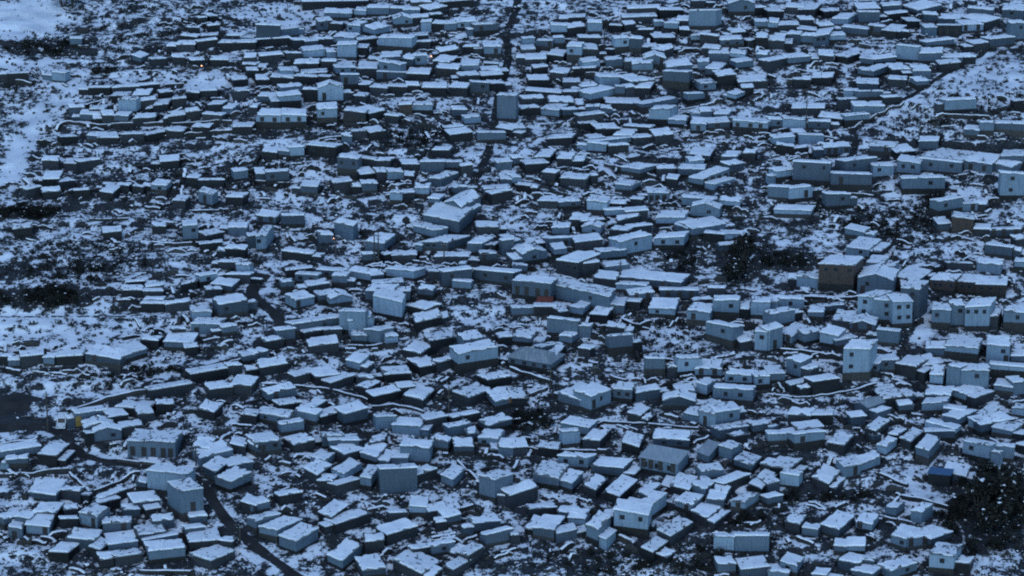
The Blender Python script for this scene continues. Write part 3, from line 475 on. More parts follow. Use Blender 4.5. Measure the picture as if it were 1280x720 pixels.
def plain(name, col, rough=0.7, var=0.25, scale=2.0, metal=0.0):
    m, nt, b = mat(name)
    g = N(nt, 'ShaderNodeNewGeometry')
    n = tex_noise(nt, g.outputs['Position'], scale, 3)
    L(nt, mixc(nt, mrange(nt, n, .3, .7, 0, 1), tuple(c * (1 - var) for c in col), tuple(min(1, c * (1 + var)) for c in col)), b.inputs['Base Color'])
    b.inputs['Roughness'].default_value = rough; b.inputs['Metallic'].default_value = metal
    b.inputs['Specular IOR Level'].default_value = 0.3
    return m

def snow_mat():
    m, nt, b = mat('roof_snow')
    g = N(nt, 'ShaderNodeNewGeometry'); pos = g.outputs['Position']
    n1 = tex_noise(nt, pos, 0.9, 3, 0.6); n2 = tex_noise(nt, pos, 2.3, 3, 0.6)
    sep = N(nt, 'ShaderNodeSeparateXYZ'); L(nt, g.outputs['Normal'], sep.inputs[0])
    oi = N(nt, 'ShaderNodeObjectInfo')
    rnd = mth(nt, 'FRACT', mth(nt, 'ADD', mth(nt, 'MULTIPLY', g.outputs['Random Per Island'], 7.3), oi.outputs['Random']))
    n1 = mth(nt, 'ADD', n1, mth(nt, 'MULTIPLY', mth(nt, 'POWER', rnd, 6.0), 0.12))
    n3 = tex_noise(nt, pos, 0.35, 2, .5)
    hole = mrange(nt, n1, 0.66, 0.71, 0, 0.92)
    c = mixc(nt, mrange(nt, mth(nt, 'ADD', mth(nt, 'MULTIPLY', n2, .5), mth(nt, 'MULTIPLY', n3, .5)), .38, .62, 0, 1), (0.64, 0.67, 0.72), SNOW)
    c = mixc(nt, mth(nt, 'MULTIPLY', mth(nt, 'POWER', rnd, 2.0), .45), c, (0.45, 0.47, 0.50))
    c = mixc(nt, hole, c, (0.055, 0.06, 0.07))
    L(nt, c, b.inputs['Base Color'])
    b.inputs['Roughness'].default_value = 0.75; b.inputs['Specular IOR Level'].default_value = 0.2
    bump(nt, b, mth(nt, 'ADD', n1, n2), 0.45, 0.2)
    return m

M = {}
M['ground'] = ground_mat()
M['p'] = wall_mat('pale_tin', (0.092, 0.138, 0.185), (0.205, 0.275, 0.345), 0.25, 0.40, (0.055, 0.066, 0.08), .5)
M['m'] = wall_mat('grey_tin', (0.040, 0.060, 0.083), (0.084, 0.116, 0.152), 0.25, 0.35, (0.028, 0.030, 0.033), .5)
M['d'] = wall_mat('dark_stone', (0.008, 0.010, 0.013), (0.027, 0.030, 0.036), 0, 0.8, (0.012, 0.011, 0.01), .5)
M['b'] = wall_mat('brown_brick', (0.030, 0.024, 0.021), (0.050, 0.035, 0.029), 0, 0.3, (0.016, 0.013, 0.012), .6)
M['plinth'] = wall_mat('plinth_stone', (0.013, 0.013, 0.013), (0.036, 0.034, 0.032), 0, 0.6, (0.012, 0.011, 0.01), .5)
M['tin_roof'] = wall_mat('tin_roof', (0.10, 0.11, 0.12), (0.17, 0.18, 0.19), 0.5, 0.3, (0.06, 0.055, 0.05), .4)
M['bare_roof'] = wall_mat('bare_tin_roof', (0.17, 0.20, 0.225), (0.26, 0.29, 0.31), 0.4, 0.2, (0.42, 0.45, 0.48), .6)
M['blue_roof'] = wall_mat('blue_tin_roof', (0.04, 0.10, 0.20), (0.05, 0.115, 0.23), 0.5, 0.1, (0.10, 0.13, 0.18), .5)
M['snow'] = snow_mat()
M['glass'] = plain('dark_glass', (0.012, 0.014, 0.018), 0.25, .3)
M['frame'] = plain('window_frame', (0.06, 0.065, 0.075), 0.6)
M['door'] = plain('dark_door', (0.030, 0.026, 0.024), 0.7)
M['brown_door'] = plain('brown_door', (0.16, 0.085, 0.045), 0.7)
M['yellow'] = plain('yellow_paint', (0.26, 0.17, 0.05), 0.7)
M['rust'] = plain('rust_tarp', (0.13, 0.035, 0.025), 0.8)
M['rock'] = plain('rock', (0.045, 0.042, 0.038), 0.9, .5, 1.0)
M['drystone'] = wall_mat('drystone', (0.014, 0.0135, 0.013), (0.038, 0.036, 0.033), 0, .6, (0.012, 0.011, 0.01), .5)
M['wood'] = plain('pole_wood', (0.05, 0.045, 0.04), 0.9)
M['metal'] = plain('lamp_metal', (0.12, 0.12, 0.125), 0.5)
M['white'] = plain('white_paint', (0.6, 0.62, 0.64), 0.4, .08)
M['rubber'] = plain('rubber', (0.015, 0.015, 0.015), 0.9)

def road_mat(name, c1, c2, snowy):
    m, nt, b = mat(name)
    g = N(nt, 'ShaderNodeNewGeometry'); pos = g.outputs['Position']
    n1 = tex_noise(nt, pos, 0.8, 4, .65); n2 = tex_noise(nt, pos, 0.2, 2)
    c = mixc(nt, mrange(nt, n2, .35, .65, 0, 1), c1, c2)
    c = mixc(nt, mrange(nt, n1, snowy, snowy + .08, 0, .9), c, (0.70, 0.73, 0.78))
    L(nt, c, b.inputs['Base Color']); b.inputs['Roughness'].default_value = 0.9; b.inputs['Specular IOR Level'].default_value = .15
    bump(nt, b, n1, .5, .2)
    return m
M['road'] = road_mat('wet_dirt_road', (0.018, 0.018, 0.019), (0.034, 0.033, 0.033), 0.66)
M['gully'] = road_mat('gully_bed', (0.010, 0.011, 0.012), (0.026, 0.026, 0.026), 0.62)
M['path'] = road_mat('trodden_path', (0.030, 0.029, 0.027), (0.06, 0.055, 0.05), 0.50)

def foliage_mat():
    m, nt, b = mat('scrub_foliage')
    g = N(nt, 'ShaderNodeNewGeometry')
    r = g.outputs['Random Per Island']
    c = mixc(nt, mrange(nt, r, 0, .85, 0, 1), (0.005, 0.0065, 0.007), (0.028, 0.028, 0.022))
    c = mixc(nt, mrange(nt, r, .972, .975, 0, .8), c, (0.66, 0.69, 0.74))
    L(nt, c, b.inputs['Base Color']); b.inputs['Roughness'].default_value = .9
    b.inputs['Specular IOR Level'].default_value = .1
    return m
M['leaf'] = foliage_mat()
m_, nt_, b_ = mat('lamp_glow')
b_.inputs['Emission Color'].default_value = (1.0, 0.42, 0.16, 1); b_.inputs['Emission Strength'].default_value = 2.0
M['glow'] = m_

# ------------------------------------------------------------------ mesh helpers
class MB:
    def __init__(s): s.v = []; s.f = []; s.uv = []; s.mi = []; s.mats = []
    def face(s, pts, mk, uvs=None):
        n = len(s.v); s.v += [tuple(p) for p in pts]; s.f.append(tuple(range(n, n + len(pts))))
        s.uv += uvs or [(p[0] + p[1], p[2]) for p in pts]
        if mk not in s.mats: s.mats.append(mk)
        s.mi.append(s.mats.index(mk))
    def shell(s, verts, faces, mk):
        """connected island: shared vertices"""
        n = len(s.v); s.v += [tuple(p) for p in verts]
        if mk not in s.mats: s.mats.append(mk)
        k = s.mats.index(mk)
        for f in faces:
            s.f.append(tuple(n + i for i in f)); s.mi.append(k)
            a = Vector(verts[f[0]]); e = (Vector(verts[f[1]]) - a)
            nrm = e.cross(Vector(verts[f[2]]) - a)
            if abs(nrm.z) > .7 * nrm.length: s.uv += [(verts[i][0], verts[i][1]) for i in f]
            else:
                h = Vector((-nrm.y, nrm.x, 0)); h = h.normalized() if h.length > 1e-9 else Vector((1, 0, 0))
                s.uv += [((Vector(verts[i]) - a).dot(h), verts[i][2]) for i in f]
    def prism(s, bot, top, mk):
        n = len(bot)
        fs = [tuple(range(n - 1, -1, -1)), tuple(range(n, 2 * n))]
        fs += [(i, (i + 1) % n, n + (i + 1) % n, n + i) for i in range(n)]
        s.shell(list(bot) + list(top), fs, mk)
    def box(s, o, ax, ay, az, mk):
        """o corner, three edge vectors"""
        b = [o, o + ax, o + ax + ay, o + ay]
        s.prism(b, [p + az for p in b], mk)
    def tube(s, pts, r0, r1, mk, n=6):
        vs = []; fs = []
        for i, p in enumerate(pts):
            d = (pts[min(i + 1, len(pts) - 1)] - pts[max(i - 1, 0)]).normalized()
            a = d.orthogonal().normalized(); b = d.cross(a)
            r = r0 + (r1 - r0) * i / max(1, len(pts) - 1)
            for k in range(n):
                t = 2 * math.pi * k / n
                vs.append(p + a * (r * math.cos(t)) + b * (r * math.sin(t)))
        for i in range(len(pts) - 1):
            for k in range(n):
                fs.append((i * n + k, i * n + (k + 1) % n, (i + 1) * n + (k + 1) % n, (i + 1) * n + k))
        fs.append(tuple(range(n - 1, -1, -1))); fs.append(tuple((len(pts) - 1) * n + k for k in range(n)))
        s.shell(vs, fs, mk)
    def build(s, name, parent=None, origin=None):
        me = bpy.data.meshes.new(name)
        o = Vector(origin) if origin is not None else Vector((0, 0, 0))
        me.from_pydata([(p[0] - o.x, p[1] - o.y, p[2] - o.z) for p in s.v], [], s.f)
        for k in s.mats: me.materials.append(M[k])
        me.polygons.foreach_set('material_index', s.mi)
        ul = me.uv_layers.new(name='uv')
        ul.data.foreach_set('uv', [c for t in s.uv for c in t])
        me.update()
        ob = bpy.data.objects.new(name, me); COL.objects.link(ob)
        if parent is not None: ob.parent = parent
        else: ob.location = o
        return ob

def tag(o, label=None, cat=None, group=None, kind=None):
    if label: o['label'] = label
    if cat: o['category'] = cat
    if group: o['group'] = group
    if kind: o['kind'] = kind
    return o

def empty(name, loc):
    o = bpy.data.objects.new(name, None); COL.objects.link(o); o.location = loc
    o.empty_display_size = 1; return o

# ------------------------------------------------------------------ houses: read the survey table
class H: pass
HOUSES = []
tx = ty = 0
for line in DATA.strip().split('\n'):
    if ',' not in line:
        _, tx, ty = line.split(); tx = int(tx); ty = int(ty); continue
    for e in line.split(';'):
        name = None
        if ',n=' in e: e, name = e.split(',n=', 1)
        a = e.split(',')
        h = H(); h.name = name
        x0, y0, x1, y1, dx, dy, hh = [float(v) / 4 for v in a[:7]]
        h.x0, h.y0, h.x1, h.y1, h.dx, h.dy, h.h = tx + x0, ty + y0, tx + x1, ty + y1, dx, dy, hh
        h.tone = a[7]; h.fl = a[8:]
        HOUSES.append(h)

def flag(h, c):
    for f in h.fl:
        if f[0] == c: return int(f[1:]) if len(f) > 1 else 1
    return 0

def solve(h):
    rnd = random.Random(int(h.x0 * 31 + h.y0 * 977))
    k = flag(h, 'k') / 4
    cx, cy = (h.x0 + h.x1) / 2, (h.y0 + h.y1) / 2
    low = max(h.y0, h.y1)
    dist0 = proj(hit(cx, cy + 8))[2]
    ppm = F / dist0 * math.cos(PITCH)
    tot = max(h.h + k, 1.75 * ppm)
    g = hit(cx, cy + tot)
    dist = proj(g)[2]
    d = ray(cx, cy)
    # top of the front wall above g
    ht = tot * dist / F / math.cos(PITCH)
    zt = g.z + ht
    def on(px, py, z):
        d = ray(px, py); return CAM + d * ((z - CAMZ) / d.z)
    a = on(h.x0, h.y0, zt); b = on(h.x1, h.y1, zt)
    u = b - a; w = u.length; u = u / w
    yaw = math.atan2(u.y, u.x)
    tilt = 0.0
    if abs(yaw) > R(48):                   # a steep edge on a far roof is the roof's own slope
        yaw = math.copysign(R(48), yaw)
        mid = (a + b) / 2; hx = (b.x - a.x) / 2
        u = Vector((math.cos(yaw), math.sin(yaw), 0)); w = hx * 2 / math.cos(yaw)
        a = mid - u * (w / 2); b = mid + u * (w / 2)
    if abs(h.dx) <= 3.9 and abs(h.y1 - h.y0) < .045 * abs(h.x1 - h.x0) and w < 11:
        t = rnd.uniform(-1, 1) * R(17); mid = (a + b) / 2
        u = Vector((math.cos(math.atan2(u.y, u.x) + t), math.sin(math.atan2(u.y, u.x) + t), 0))
        w = w / max(.9, math.cos(t)); a = mid - u * (w / 2); b = mid + u * (w / 2)
    # image rise per metre of depth
    e = math.atan2(CAMZ - zt, g.y)
    need = -h.dy * (dist / F) / math.sin(e)        # metres away from the camera (along y)
    if abs(h.dx) <= 3.9:
        n = Vector((-u.y, u.x, 0))
        Ln = need / max(.35, n.y)
        lo, hi = max(2.4, min(.5 * w, 4.2)), max(4.5, min(1.5 * w, 10))
        Lc = min(hi, max(lo, Ln)); dv = n * Lc
    else:
        c = on(h.x0 + h.dx, h.y0 + h.dy, zt)
        dv = c - a; Ln = dv.length
        hi = max(9, 1.7 * w) if Ln < 40 else 40
        Lc = min(hi, max(2.4, Ln)); dv = dv * (Lc / Ln)
        # keep the plan near a rectangle
        n = Vector((-u.y, u.x, 0)); cr = n.dot(dv.normalized())
        if cr < .72: dv = (dv.normalized() * .6 + n * .4).normalized() * Lc
    dz = (Ln - Lc) * math.tan(e) * 0.9
    dz = max(-1.1, min(1.0, dz))
    if 'g' in h.fl: dz = 0
    if abs(dz) < .15: dz = rnd.choice((-1, 1)) * rnd.uniform(.08, .3)
    h.P = [a, b, b + dv, a + dv]; h.zt = zt; h.dz = dz; h.g = g; h.k = k * dist / F / math.cos(PITCH)
    h.dist = dist; h.ht = ht; h.w = w; h.L = Lc; h.u = u; h.n = dv.normalized(); h.rnd = rnd
    h.area = (abs(h.x1 - h.x0) + abs(h.dx)) * (h.h + k + abs(h.dy))
    h.px, h.py = cx + h.dx / 2, cy + (h.h + k + h.dy) / 2
    xs = [p.x for p in h.P]; ys = [p.y for p in h.P]
    h.bb = (min(xs), max(xs), min(ys), max(ys))

for h in HOUSES: solve(h)

# ------------------------------------------------------------------ ground sheet
def line(spec):
    out = []
    for a, b, s in spec:
        v = a
        while v < b - 1e-6: out.append(v); v += s
    out.append(spec[-1][1]); return out
XS = line([(-700, -300, 50), (-300, -170, 10), (-170, 170, .8), (170, 300, 10), (300, 700, 50)])
YS = line([(-100, 350, 45), (350, 425, 8), (425, 800, .8), (800, 900, 10), (900, 2500, 80)])
HG = [[base_h(x, y) for x in XS] for y in YS]
import bisect
LOWER = {}
for h in HOUSES:
    x0, x1, y0, y1 = h.bb
    a = h.P[0]; u = h.u; nn = Vector((-u.y, u.x, 0)); zf = h.g.z + 0.05
    wl = (h.P[1] - a).dot(u); Ld = (h.P[3] - a).dot(nn); sk = (h.P[3] - a).dot(u)
    for j in range(bisect.bisect(YS, y0 - .8), min(len(YS), bisect.bisect(YS, y1 + .8))):
        for i in range(bisect.bisect(XS, x0 - .8), min(len(XS), bisect.bisect(XS, x1 + .8))):
            q = Vector((XS[i], YS[j], 0)) - Vector((a.x, a.y, 0))
            t = q.dot(nn); s = q.dot(u) - sk * t / max(.1, Ld)
            if -.2 < t < Ld + .7 and -.5 < s < wl + .5:
                if HG[j][i] > zf: HG[j][i] = zf

def gz(x, y):
    i = min(len(XS) - 2, max(0, bisect.bisect(XS, x) - 1)); j = min(len(YS) - 2, max(0, bisect.bisect(YS, y) - 1))
    fx = (x - XS[i]) / (XS[i + 1] - XS[i]); fy = (y - YS[j]) / (YS[j + 1] - YS[j])
    return (HG[j][i] * (1 - fx) + HG[j][i + 1] * fx) * (1 - fy) + (HG[j + 1][i] * (1 - fx) + HG[j + 1][i + 1] * fx) * fy

def cover(x, y, z):
    px, py, _ = proj(Vector((x, y, z)))
    c = COVER0
    for bx, by, rx, ry, v in BLOBS:
        d = ((px - bx) / rx) ** 2 + ((py - by) / ry) ** 2
        if d < 4: 
            w = math.exp(-d * d * .7); c = c * (1 - w) + v * w
    return c

TROD = {}  # trodden and melted snow round houses, also darkened as painted shading
for h in HOUSES:
    x0, x1, y0, y1 = h.bb
    for j in range(bisect.bisect(YS, y0 - 2.6), min(len(YS), bisect.bisect(YS, y1 + 1.0))):
        for i in range(bisect.bisect(XS, x0 - 1.4), min(len(XS), bisect.bisect(XS, x1 + 1.4))):
            q = Vector((XS[i], YS[j], 0)) - Vector((h.P[0].x, h.P[0].y, 0)); t = q.dot(h.n)
            if t > -2.2: TROD[i, j] = max(TROD.get((i, j), 0), 1.0 if t > -1.3 else .6)
gv = []; cov = []
for j, y in enumerate(YS):
    for i, x in enumerate(XS):
        gv.append((x, y, HG[j][i])); cov.append(-TROD_SHADE_V * TROD.get((i, j), 0) + (cover(x, y, HG[j][i]) if 400 < y < 830 and abs(x) < 180 else COVER0))
nx = len(XS)
gf = [(j * nx + i, j * nx + i + 1, (j + 1) * nx + i + 1, (j + 1) * nx + i) for j in range(len(YS) - 1) for i in range(nx - 1)]
me = bpy.data.meshes.new('ground'); me.from_pydata(gv, [], gf); me.materials.append(M['ground'])
me.attributes.new('cover', 'FLOAT', 'POINT').data.foreach_set('value', cov)
me.polygons.foreach_set('use_smooth', [True] * len(gf)); me.update()
go = bpy.data.objects.new('ground', me); COL.objects.link(go); tag(go, kind='structure')

# ------------------------------------------------------------------ house parts
def lerp(a, b, t): return a + (b - a) * t

def shape(h):
    """fills MBs for one house; returns dict of part -> MB (windows and doors as lists)"""
    rnd = h.rnd; a, b, c, d = h.P; zt, dz = h.zt, h.dz
    zb = min(gz(p.x, p.y) for p in h.P) - .4
    zb = min(zb, h.g.z - .3)
    Z = lambda v, z: Vector((v.x, v.y, z))
    out = {}
    gable = 'g' in h.fl or h.rnd.random() < .06 and h.tone != 'd' and h.w > 4 and not h.name
    rl = rnd.uniform(-.22, .22) * min(1, h.w / 6)
    if gable or h.w > 11 or 'r' in h.fl: rl = 0
    top = [Z(a, zt - rl), Z(b, zt + rl), Z(c, zt + dz + rl), Z(d, zt + dz - rl)]
    bot = [Z(p, zb) for p in h.P]
    wm = MB()
    if gable:
        # ridge runs from front to back
        rz = min(1.3, .16 * h.w)
        rf, rb = Z((a + b) / 2, zt + rz), Z((c + d) / 2, zt + rz)
        vs = bot + [Z(a, zt), Z(b, zt), Z(c, zt), Z(d, zt), rf, rb]
        wm.shell(vs, [(0, 1, 5, 8, 4), (1, 2, 6, 5), (2, 3, 7, 9, 6), (3, 0, 4, 7), (3, 2, 1, 0)], h.tone)
    else:
        wm.prism(bot, top, h.tone)
    out['wall'] = wm
    hk = h.k
    if hk < .1 and h.tone in 'pmb': hk = rnd.uniform(.35, 1.0) if rnd.random() < .85 else 0
    if hk > .1:
        k = MB(); m = .05
        zk = min(h.g.z + hk, zt - .8)
        cc = (a + b + c + d) / 4
        ex = [p + (p - cc).normalized() * m * 1.5 for p in h.P]
        k.prism([Z(p, zb - .05) for p in ex], [Z(p, zk) for p in ex], 'plinth'); out['stone_base'] = k
    # roof slabs
    oh = rnd.uniform(.12, .3)
    rk = 'blue_roof' if 'u' in h.fl else 'bare_roof' if 'r' in h.fl else 'tin_roof'
    rm, smb = MB(), MB()
    def slab(q, mk_snow=True):
        nonlocal rm, smb
        cc = sum(q, Vector()) / 4
        q2 = []
        for p in q:
            v = p - cc; v.z *= 1
            q2.append(p + v.normalized() * oh)
        lo = [p + Vector((0, 0, .02)) for p in q2]; hi = [p + Vector((0, 0, .09)) for p in q2]
        rm.prism(lo, hi, rk)
        if not mk_snow: return
        # snow sheet with an uneven edge and a rounded rim
        th = rnd.uniform(.12, .24)
        ring = []
        rag = rnd.uniform(.10, .55)
        for i in range(4):
            p, r = hi[i], hi[(i + 1) % 4]; n = max(2, int((r - p).length / .8))
            for s in range(n):
                t = (s + rnd.uniform(-.2, .2) * (s > 0)) / n
                v = lerp(p, r, t); inn = rnd.random() ** 2 * rag * 1.6 + .03
                if rnd.random() < .07: inn += rnd.uniform(.3, .9)
                v = v + (cc - v).normalized() * inn
                ring.append(v)
        nrm = (q[1] - q[0]).cross(q[3] - q[0]).normalized()
        low = [v + nrm * .012 for v in ring]
        inn = [v + (cc - v).normalized() * .16 for v in ring]
        top = [v + nrm * (th + .09) for v in inn]
        n = len(ring); mid = [v + nrm * (th * .6 + .07) for v in ring]
        ccn = cc + nrm * (th + .20) + Vector((0, 0, .0))
        vs = low + mid + top + [ccn]
        fs = []
        for i in range(n):
            j = (i + 1) % n
            fs += [(i, j, n + j, n + i), (n + i, n + j, 2 * n + j, 2 * n + i), (2 * n + i, 2 * n + j, 3 * n)]
        smb.shell(vs, fs, 'snow')
    bare = 'r' in h.fl or 'u' in h.fl
    if 'r' in h.fl and h.name and 'hipped' in h.name:
        # hipped bare roof
        rid = 1.5
        q = [p + (p - (a + b + c + d) / 4).normalized() * .5 for p in h.P]
        e1 = lerp(Z((a + d) / 2, 0), Z((b + c) / 2, 0), .27); e2 = lerp(Z((a + d) / 2, 0), Z((b + c) / 2, 0), .73)
        vs = [Z(p, zt + .03) for p in q] + [Z(e1, zt + rid), Z(e2, zt + rid)]
        out['wall'] = MB(); out['wall'].prism(bot, [Z(p, zt) for p in h.P], h.tone)
        rm.shell(vs, [(0, 1, 5, 4), (1, 2, 5), (2, 3, 4, 5), (3, 0, 4), (3, 2, 1, 0)], rk)
    elif gable:
        slab([Z(a, zt), rf, rb, Z(d, zt)], not bare); slab([rf, Z(b, zt), Z(c, zt), rb], not bare)
    else:
        slab(top, not bare)
    out['roof'] = rm
    if not bare and not gable and h.area > 330 and rnd.random() < .5:
        st_ = MB()
        for _ in range(rnd.randint(2, 7)):
            fu, fv = rnd.uniform(.1, .9), rnd.uniform(.1, .9)
            p = lerp(lerp(top[0], top[1], fu), lerp(top[3], top[2], fu), fv) + Vector((0, 0, .30)); r = rnd.uniform(.12, .26)
            ang = [rnd.uniform(0, .6) + i_ * 1.2566 for i_ in range(5)]
            lo_ = [p + Vector((r * math.cos(t), r * math.sin(t), -.3)) for t in ang]; hi_ = [p + Vector((r * .7 * math.cos(t), r * .7 * math.sin(t), r * .5)) for t in ang]
            st_.prism(lo_, hi_, 'rock')
        out['roof_stones'] = st_
    if not bare and not gable and rnd.random() < .16:
        fu, fv = rnd.uniform(.2, .8), rnd.uniform(.3, .8)
        p = lerp(lerp(top[0], top[1], fu), lerp(top[3], top[2], fu), fv); q_ = MB()
        q_.tube([p, p + Vector((0, 0, rnd.uniform(.7, 1.2)))], .09, .09, 'metal', 7); out['flue'] = q_
    if smb.v: out['snow'] = smb
    # openings on the front
    wins, doors = [], []
    n = Vector((-h.u.y, h.u.x, 0)); fo = -n
    zg = h.g.z + min(hk, h.ht - 1.0)
    nw, no = flag(h, 'w'), flag(h, 'o')
    if h.tone in 'pm' and not (nw or no or flag(h, 'W')) and h.w > 3.5 and h.ht > 1.9:
        r = rnd.random()
        if r < .20: nw = 1
        elif r < .26: nw = 2
        if rnd.random() < .16: no = 1
    def window(f, zc, ww, wh, org=a, u=h.u, fo=fo, w=h.w):
        p = org + u * (f * w - ww / 2) + fo * .0; p = Z(p, zc - wh / 2)
        fr = MB(); t = .07
        U, Zv = u, Vector((0, 0, 1))
        o = p - fo * .05
        fr.box(o - U * t - Zv * t, U * (ww + 2 * t), fo * .10, Zv * t, 'frame')
        fr.box(o - U * t + Zv * wh, U * (ww + 2 * t), fo * .10, Zv * t, 'frame')
        fr.box(o - U * t, U * t, fo * .10, Zv * wh, 'frame')
        fr.box(o + U * ww, U * t, fo * .10, Zv * wh, 'frame')
        fr.box(o + U * (ww / 2 - .02) , U * .04, fo * .095, Zv * wh, 'frame')
        pn = MB(); pn.box(o, U * ww, fo * .07, Zv * wh, 'glass')
        wins.append((fr, pn))
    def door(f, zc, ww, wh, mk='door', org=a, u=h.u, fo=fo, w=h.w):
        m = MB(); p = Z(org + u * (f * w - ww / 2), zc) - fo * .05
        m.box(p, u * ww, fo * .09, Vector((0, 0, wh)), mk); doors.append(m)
    hi = zt - .75; wh = min(.75, h.ht * .3)
    if nw:
        for i in range(nw):
            f = (i + .5) / nw + rnd.uniform(-.08, .08)
            if nw == 1: f = rnd.choice((.3, .5, .68)) + rnd.uniform(-.06, .06)
            window(f, zt - max(.6, min(1.0, h.ht * .33)), rnd.uniform(.6, .85), wh)
            if h.ht - h.k > 4.6: window(f + rnd.uniform(-.1, .1), zg + 1.3, .75, .7)
    if no:
        dh = min(1.85, (h.ht - h.k) * .72)
        for i in range(no):
            f = (i + .5) / no + rnd.uniform(-.05, .05)
            if no == 1: f = rnd.choice((.25, .5, .75)) + rnd.uniform(-.08, .08)
            if nw and no == 1 and nw == 1: f = .85 if f < .5 else .15
            f = min(.9, max(.1, f))
            door(f, zg + .08, min(.95, h.w / (no + .6)), dh, 'brown_door' if h.name and 'brown door' in h.name else 'door')
    if flag(h, 'W'):
        for i in range(3): window((.14, .47, .80)[i], zt - 1.15, 1.0, .9)
        for i in range(4): door((.10, .30, .55, .88)[i], zg + .25, .95, 1.8)
    s = flag(h, 's')
    if s:   # openings along the right flank
        u2 = (c - b).normalized(); f2 = Vector((u2.y, -u2.x, 0)); w2 = (c - b).length
        for i in range(s): door((i + .6) / (s + .3), zg + .1, 1.3, min(1.7, h.ht * .7), org=b, u=u2, fo=f2, w=w2)
    if 'y' in h.fl:
        m = MB(); o = Z(a, h.g.z - .1) + fo * .02
        m.box(o + h.u * .05, h.u * 1.1, fo * .06, Vector((0, 0, h.ht * .85)), 'yellow'); out['painted_panel'] = m
    out['window'] = wins; out['door'] = doors
    if rnd.random() < .42 and h.w > 2.5:
        sd_ = rnd.choice((-1, 1)); lw = rnd.uniform(1.4, 2.6); ld = h.L * rnd.uniform(.45, .85); lh = (zt - h.g.z) * rnd.uniform(.5, .72)
        dv = (d - a).normalized(); st = a if sd_ < 0 else b
        o0 = st + h.u * (sd_ * .04) + dv * (h.L - ld) * rnd.uniform(.1, .6)
        e1 = o0 + h.u * sd_ * lw
        ctr = o0 + h.u * sd_ * lw * .6 + dv * ld * .5
        if not any(q is not h and q.bb[0] - .3 < ctr.x < q.bb[1] + .3 and q.bb[2] - .3 < ctr.y < q.bb[3] + .3 for q in HOUSES):
            z0 = h.g.z + lh; z1 = z0 + rnd.uniform(-.25, .35)
            Q = [o0, e1, e1 + dv * ld, o0 + dv * ld]
            if sd_ < 0: Q = [Q[1], Q[0], Q[3], Q[2]]
            zl = min(gz(p.x, p.y) for p in Q) - .4
            lt = MB(); tp_ = [Z(Q[0], z0), Z(Q[1], z0), Z(Q[2], z1), Z(Q[3], z1)]
            lt.prism([Z(p, zl) for p in Q], tp_, 'd' if rnd.random() < .6 else h.tone)
            smb = MB(); rm = MB(); slab(tp_)
            out['lean_to'] = (lt, rm, smb)
    return out

HOUSES.sort(key=lambda h: -h.area)
NIND = 300
big, small = HOUSES[:NIND], HOUSES[NIND:]
# every named landmark house is an individual
for h in [h for h in small if h.name]:
    small.remove(h)
    k = max(i for i, q in enumerate(big) if not q.name); small.append(big.pop(k)); big.append(h)
IND = set(id(h) for h in big)

# ------------------------------------------------------------------ labels
TONE = {'p': 'pale', 'm': 'grey', 'd': 'dark', 'b': 'brown'}
ORD = ['nearest', 'second', 'third', 'fourth', 'fifth', 'sixth', 'seventh', 'eighth', 'ninth', 'tenth', 'eleventh', 'twelfth', 'thirteenth', 'fourteenth', 'fifteenth', 'sixteenth', 'seventeenth', 'eighteenth', 'nineteenth', 'twentieth']
SECT = {}
for h in HOUSES:
    if h.name: continue
    best = min(LANDMARKS, key=lambda l: math.hypot(h.px - l[0], (h.py - l[1]) * 1.6))
    dx, dy = h.px - best[0], (h.py - best[1]) * 1.6
    if abs(dx) > 1.2 * abs(dy): dr = 'right of' if dx > 0 else 'left of'
    else: dr = 'below' if dy > 0 else 'above'
    SECT.setdefault((best[2], dr, h.tone), []).append((math.hypot(dx, dy), h))
for (lm, dr, t), lst in SECT.items():
    lst.sort(key=lambda e: e[0])
    for i, (_, h) in enumerate(lst):
        size = 'long' if h.w > 2.1 * h.ht + 2.5 else 'tall' if h.ht > 1.15 * h.w else 'small' if h.area < 520 else 'boxy'
        h.label = '%s %s house under snow, %s %s one %s %s' % (size, TONE[t], ORD[i], TONE[t], dr, lm)

# ------------------------------------------------------------------ build houses
def rel(mb, name, parent, origin): return mb.build(name, parent, origin)
for h in big:
    parts = shape(h)
    o = Vector((h.g.x, h.g.y, h.g.z))
    root = empty('house', o)
    lab = h.name or h.label
    nw_, nd_ = len(parts['window']), len(parts['door'])
    feat = 'with two windows' if nw_ == 2 else 'with one window' if nw_ == 1 else 'with several windows' if nw_ else 'with dark doorway' if nd_ else 'with side lean-to' if 'lean_to' in parts else 'with stony roof' if 'roof_stones' in parts else 'on stone base' if 'stone_base' in parts else 'under snow'
    if not h.name and len(lab.split()) < 16: lab = lab.replace('under snow', feat)
    if len(lab.split()) < 4: lab += ' on the slope'
    tag(root, lab, 'house', 'houses on the snowy hillside')
    rel(parts['wall'], 'wall', root, o)
    rf = rel(parts['roof'], 'roof', root, o)
    if 'snow' in parts: rel(parts['snow'], 'snow_layer', rf, o)
    if 'roof_stones' in parts: rel(parts['roof_stones'], 'roof_stones', rf, o)['kind'] = 'stuff'
    if 'flue' in parts: rel(parts['flue'], 'flue', rf, o)
    if 'stone_base' in parts: rel(parts['stone_base'], 'stone_base', root, o)
    if 'painted_panel' in parts: rel(parts['painted_panel'], 'painted_panel', root, o)['label'] = 'yellow painted end panel'
    for fr, pn in parts['window']:
        w = rel(fr, 'window', root, o); rel(pn, 'pane', w, o)
    for m in parts['door']: rel(m, 'door', root, o)
    if 'lean_to' in parts:
        lt, lr, ls = parts['lean_to']; w = rel(lt, 'lean_to', root, o); rel(lr, 'lean_to_roof', w, o); rel(ls, 'snow_layer', w, o)
mass = MB()
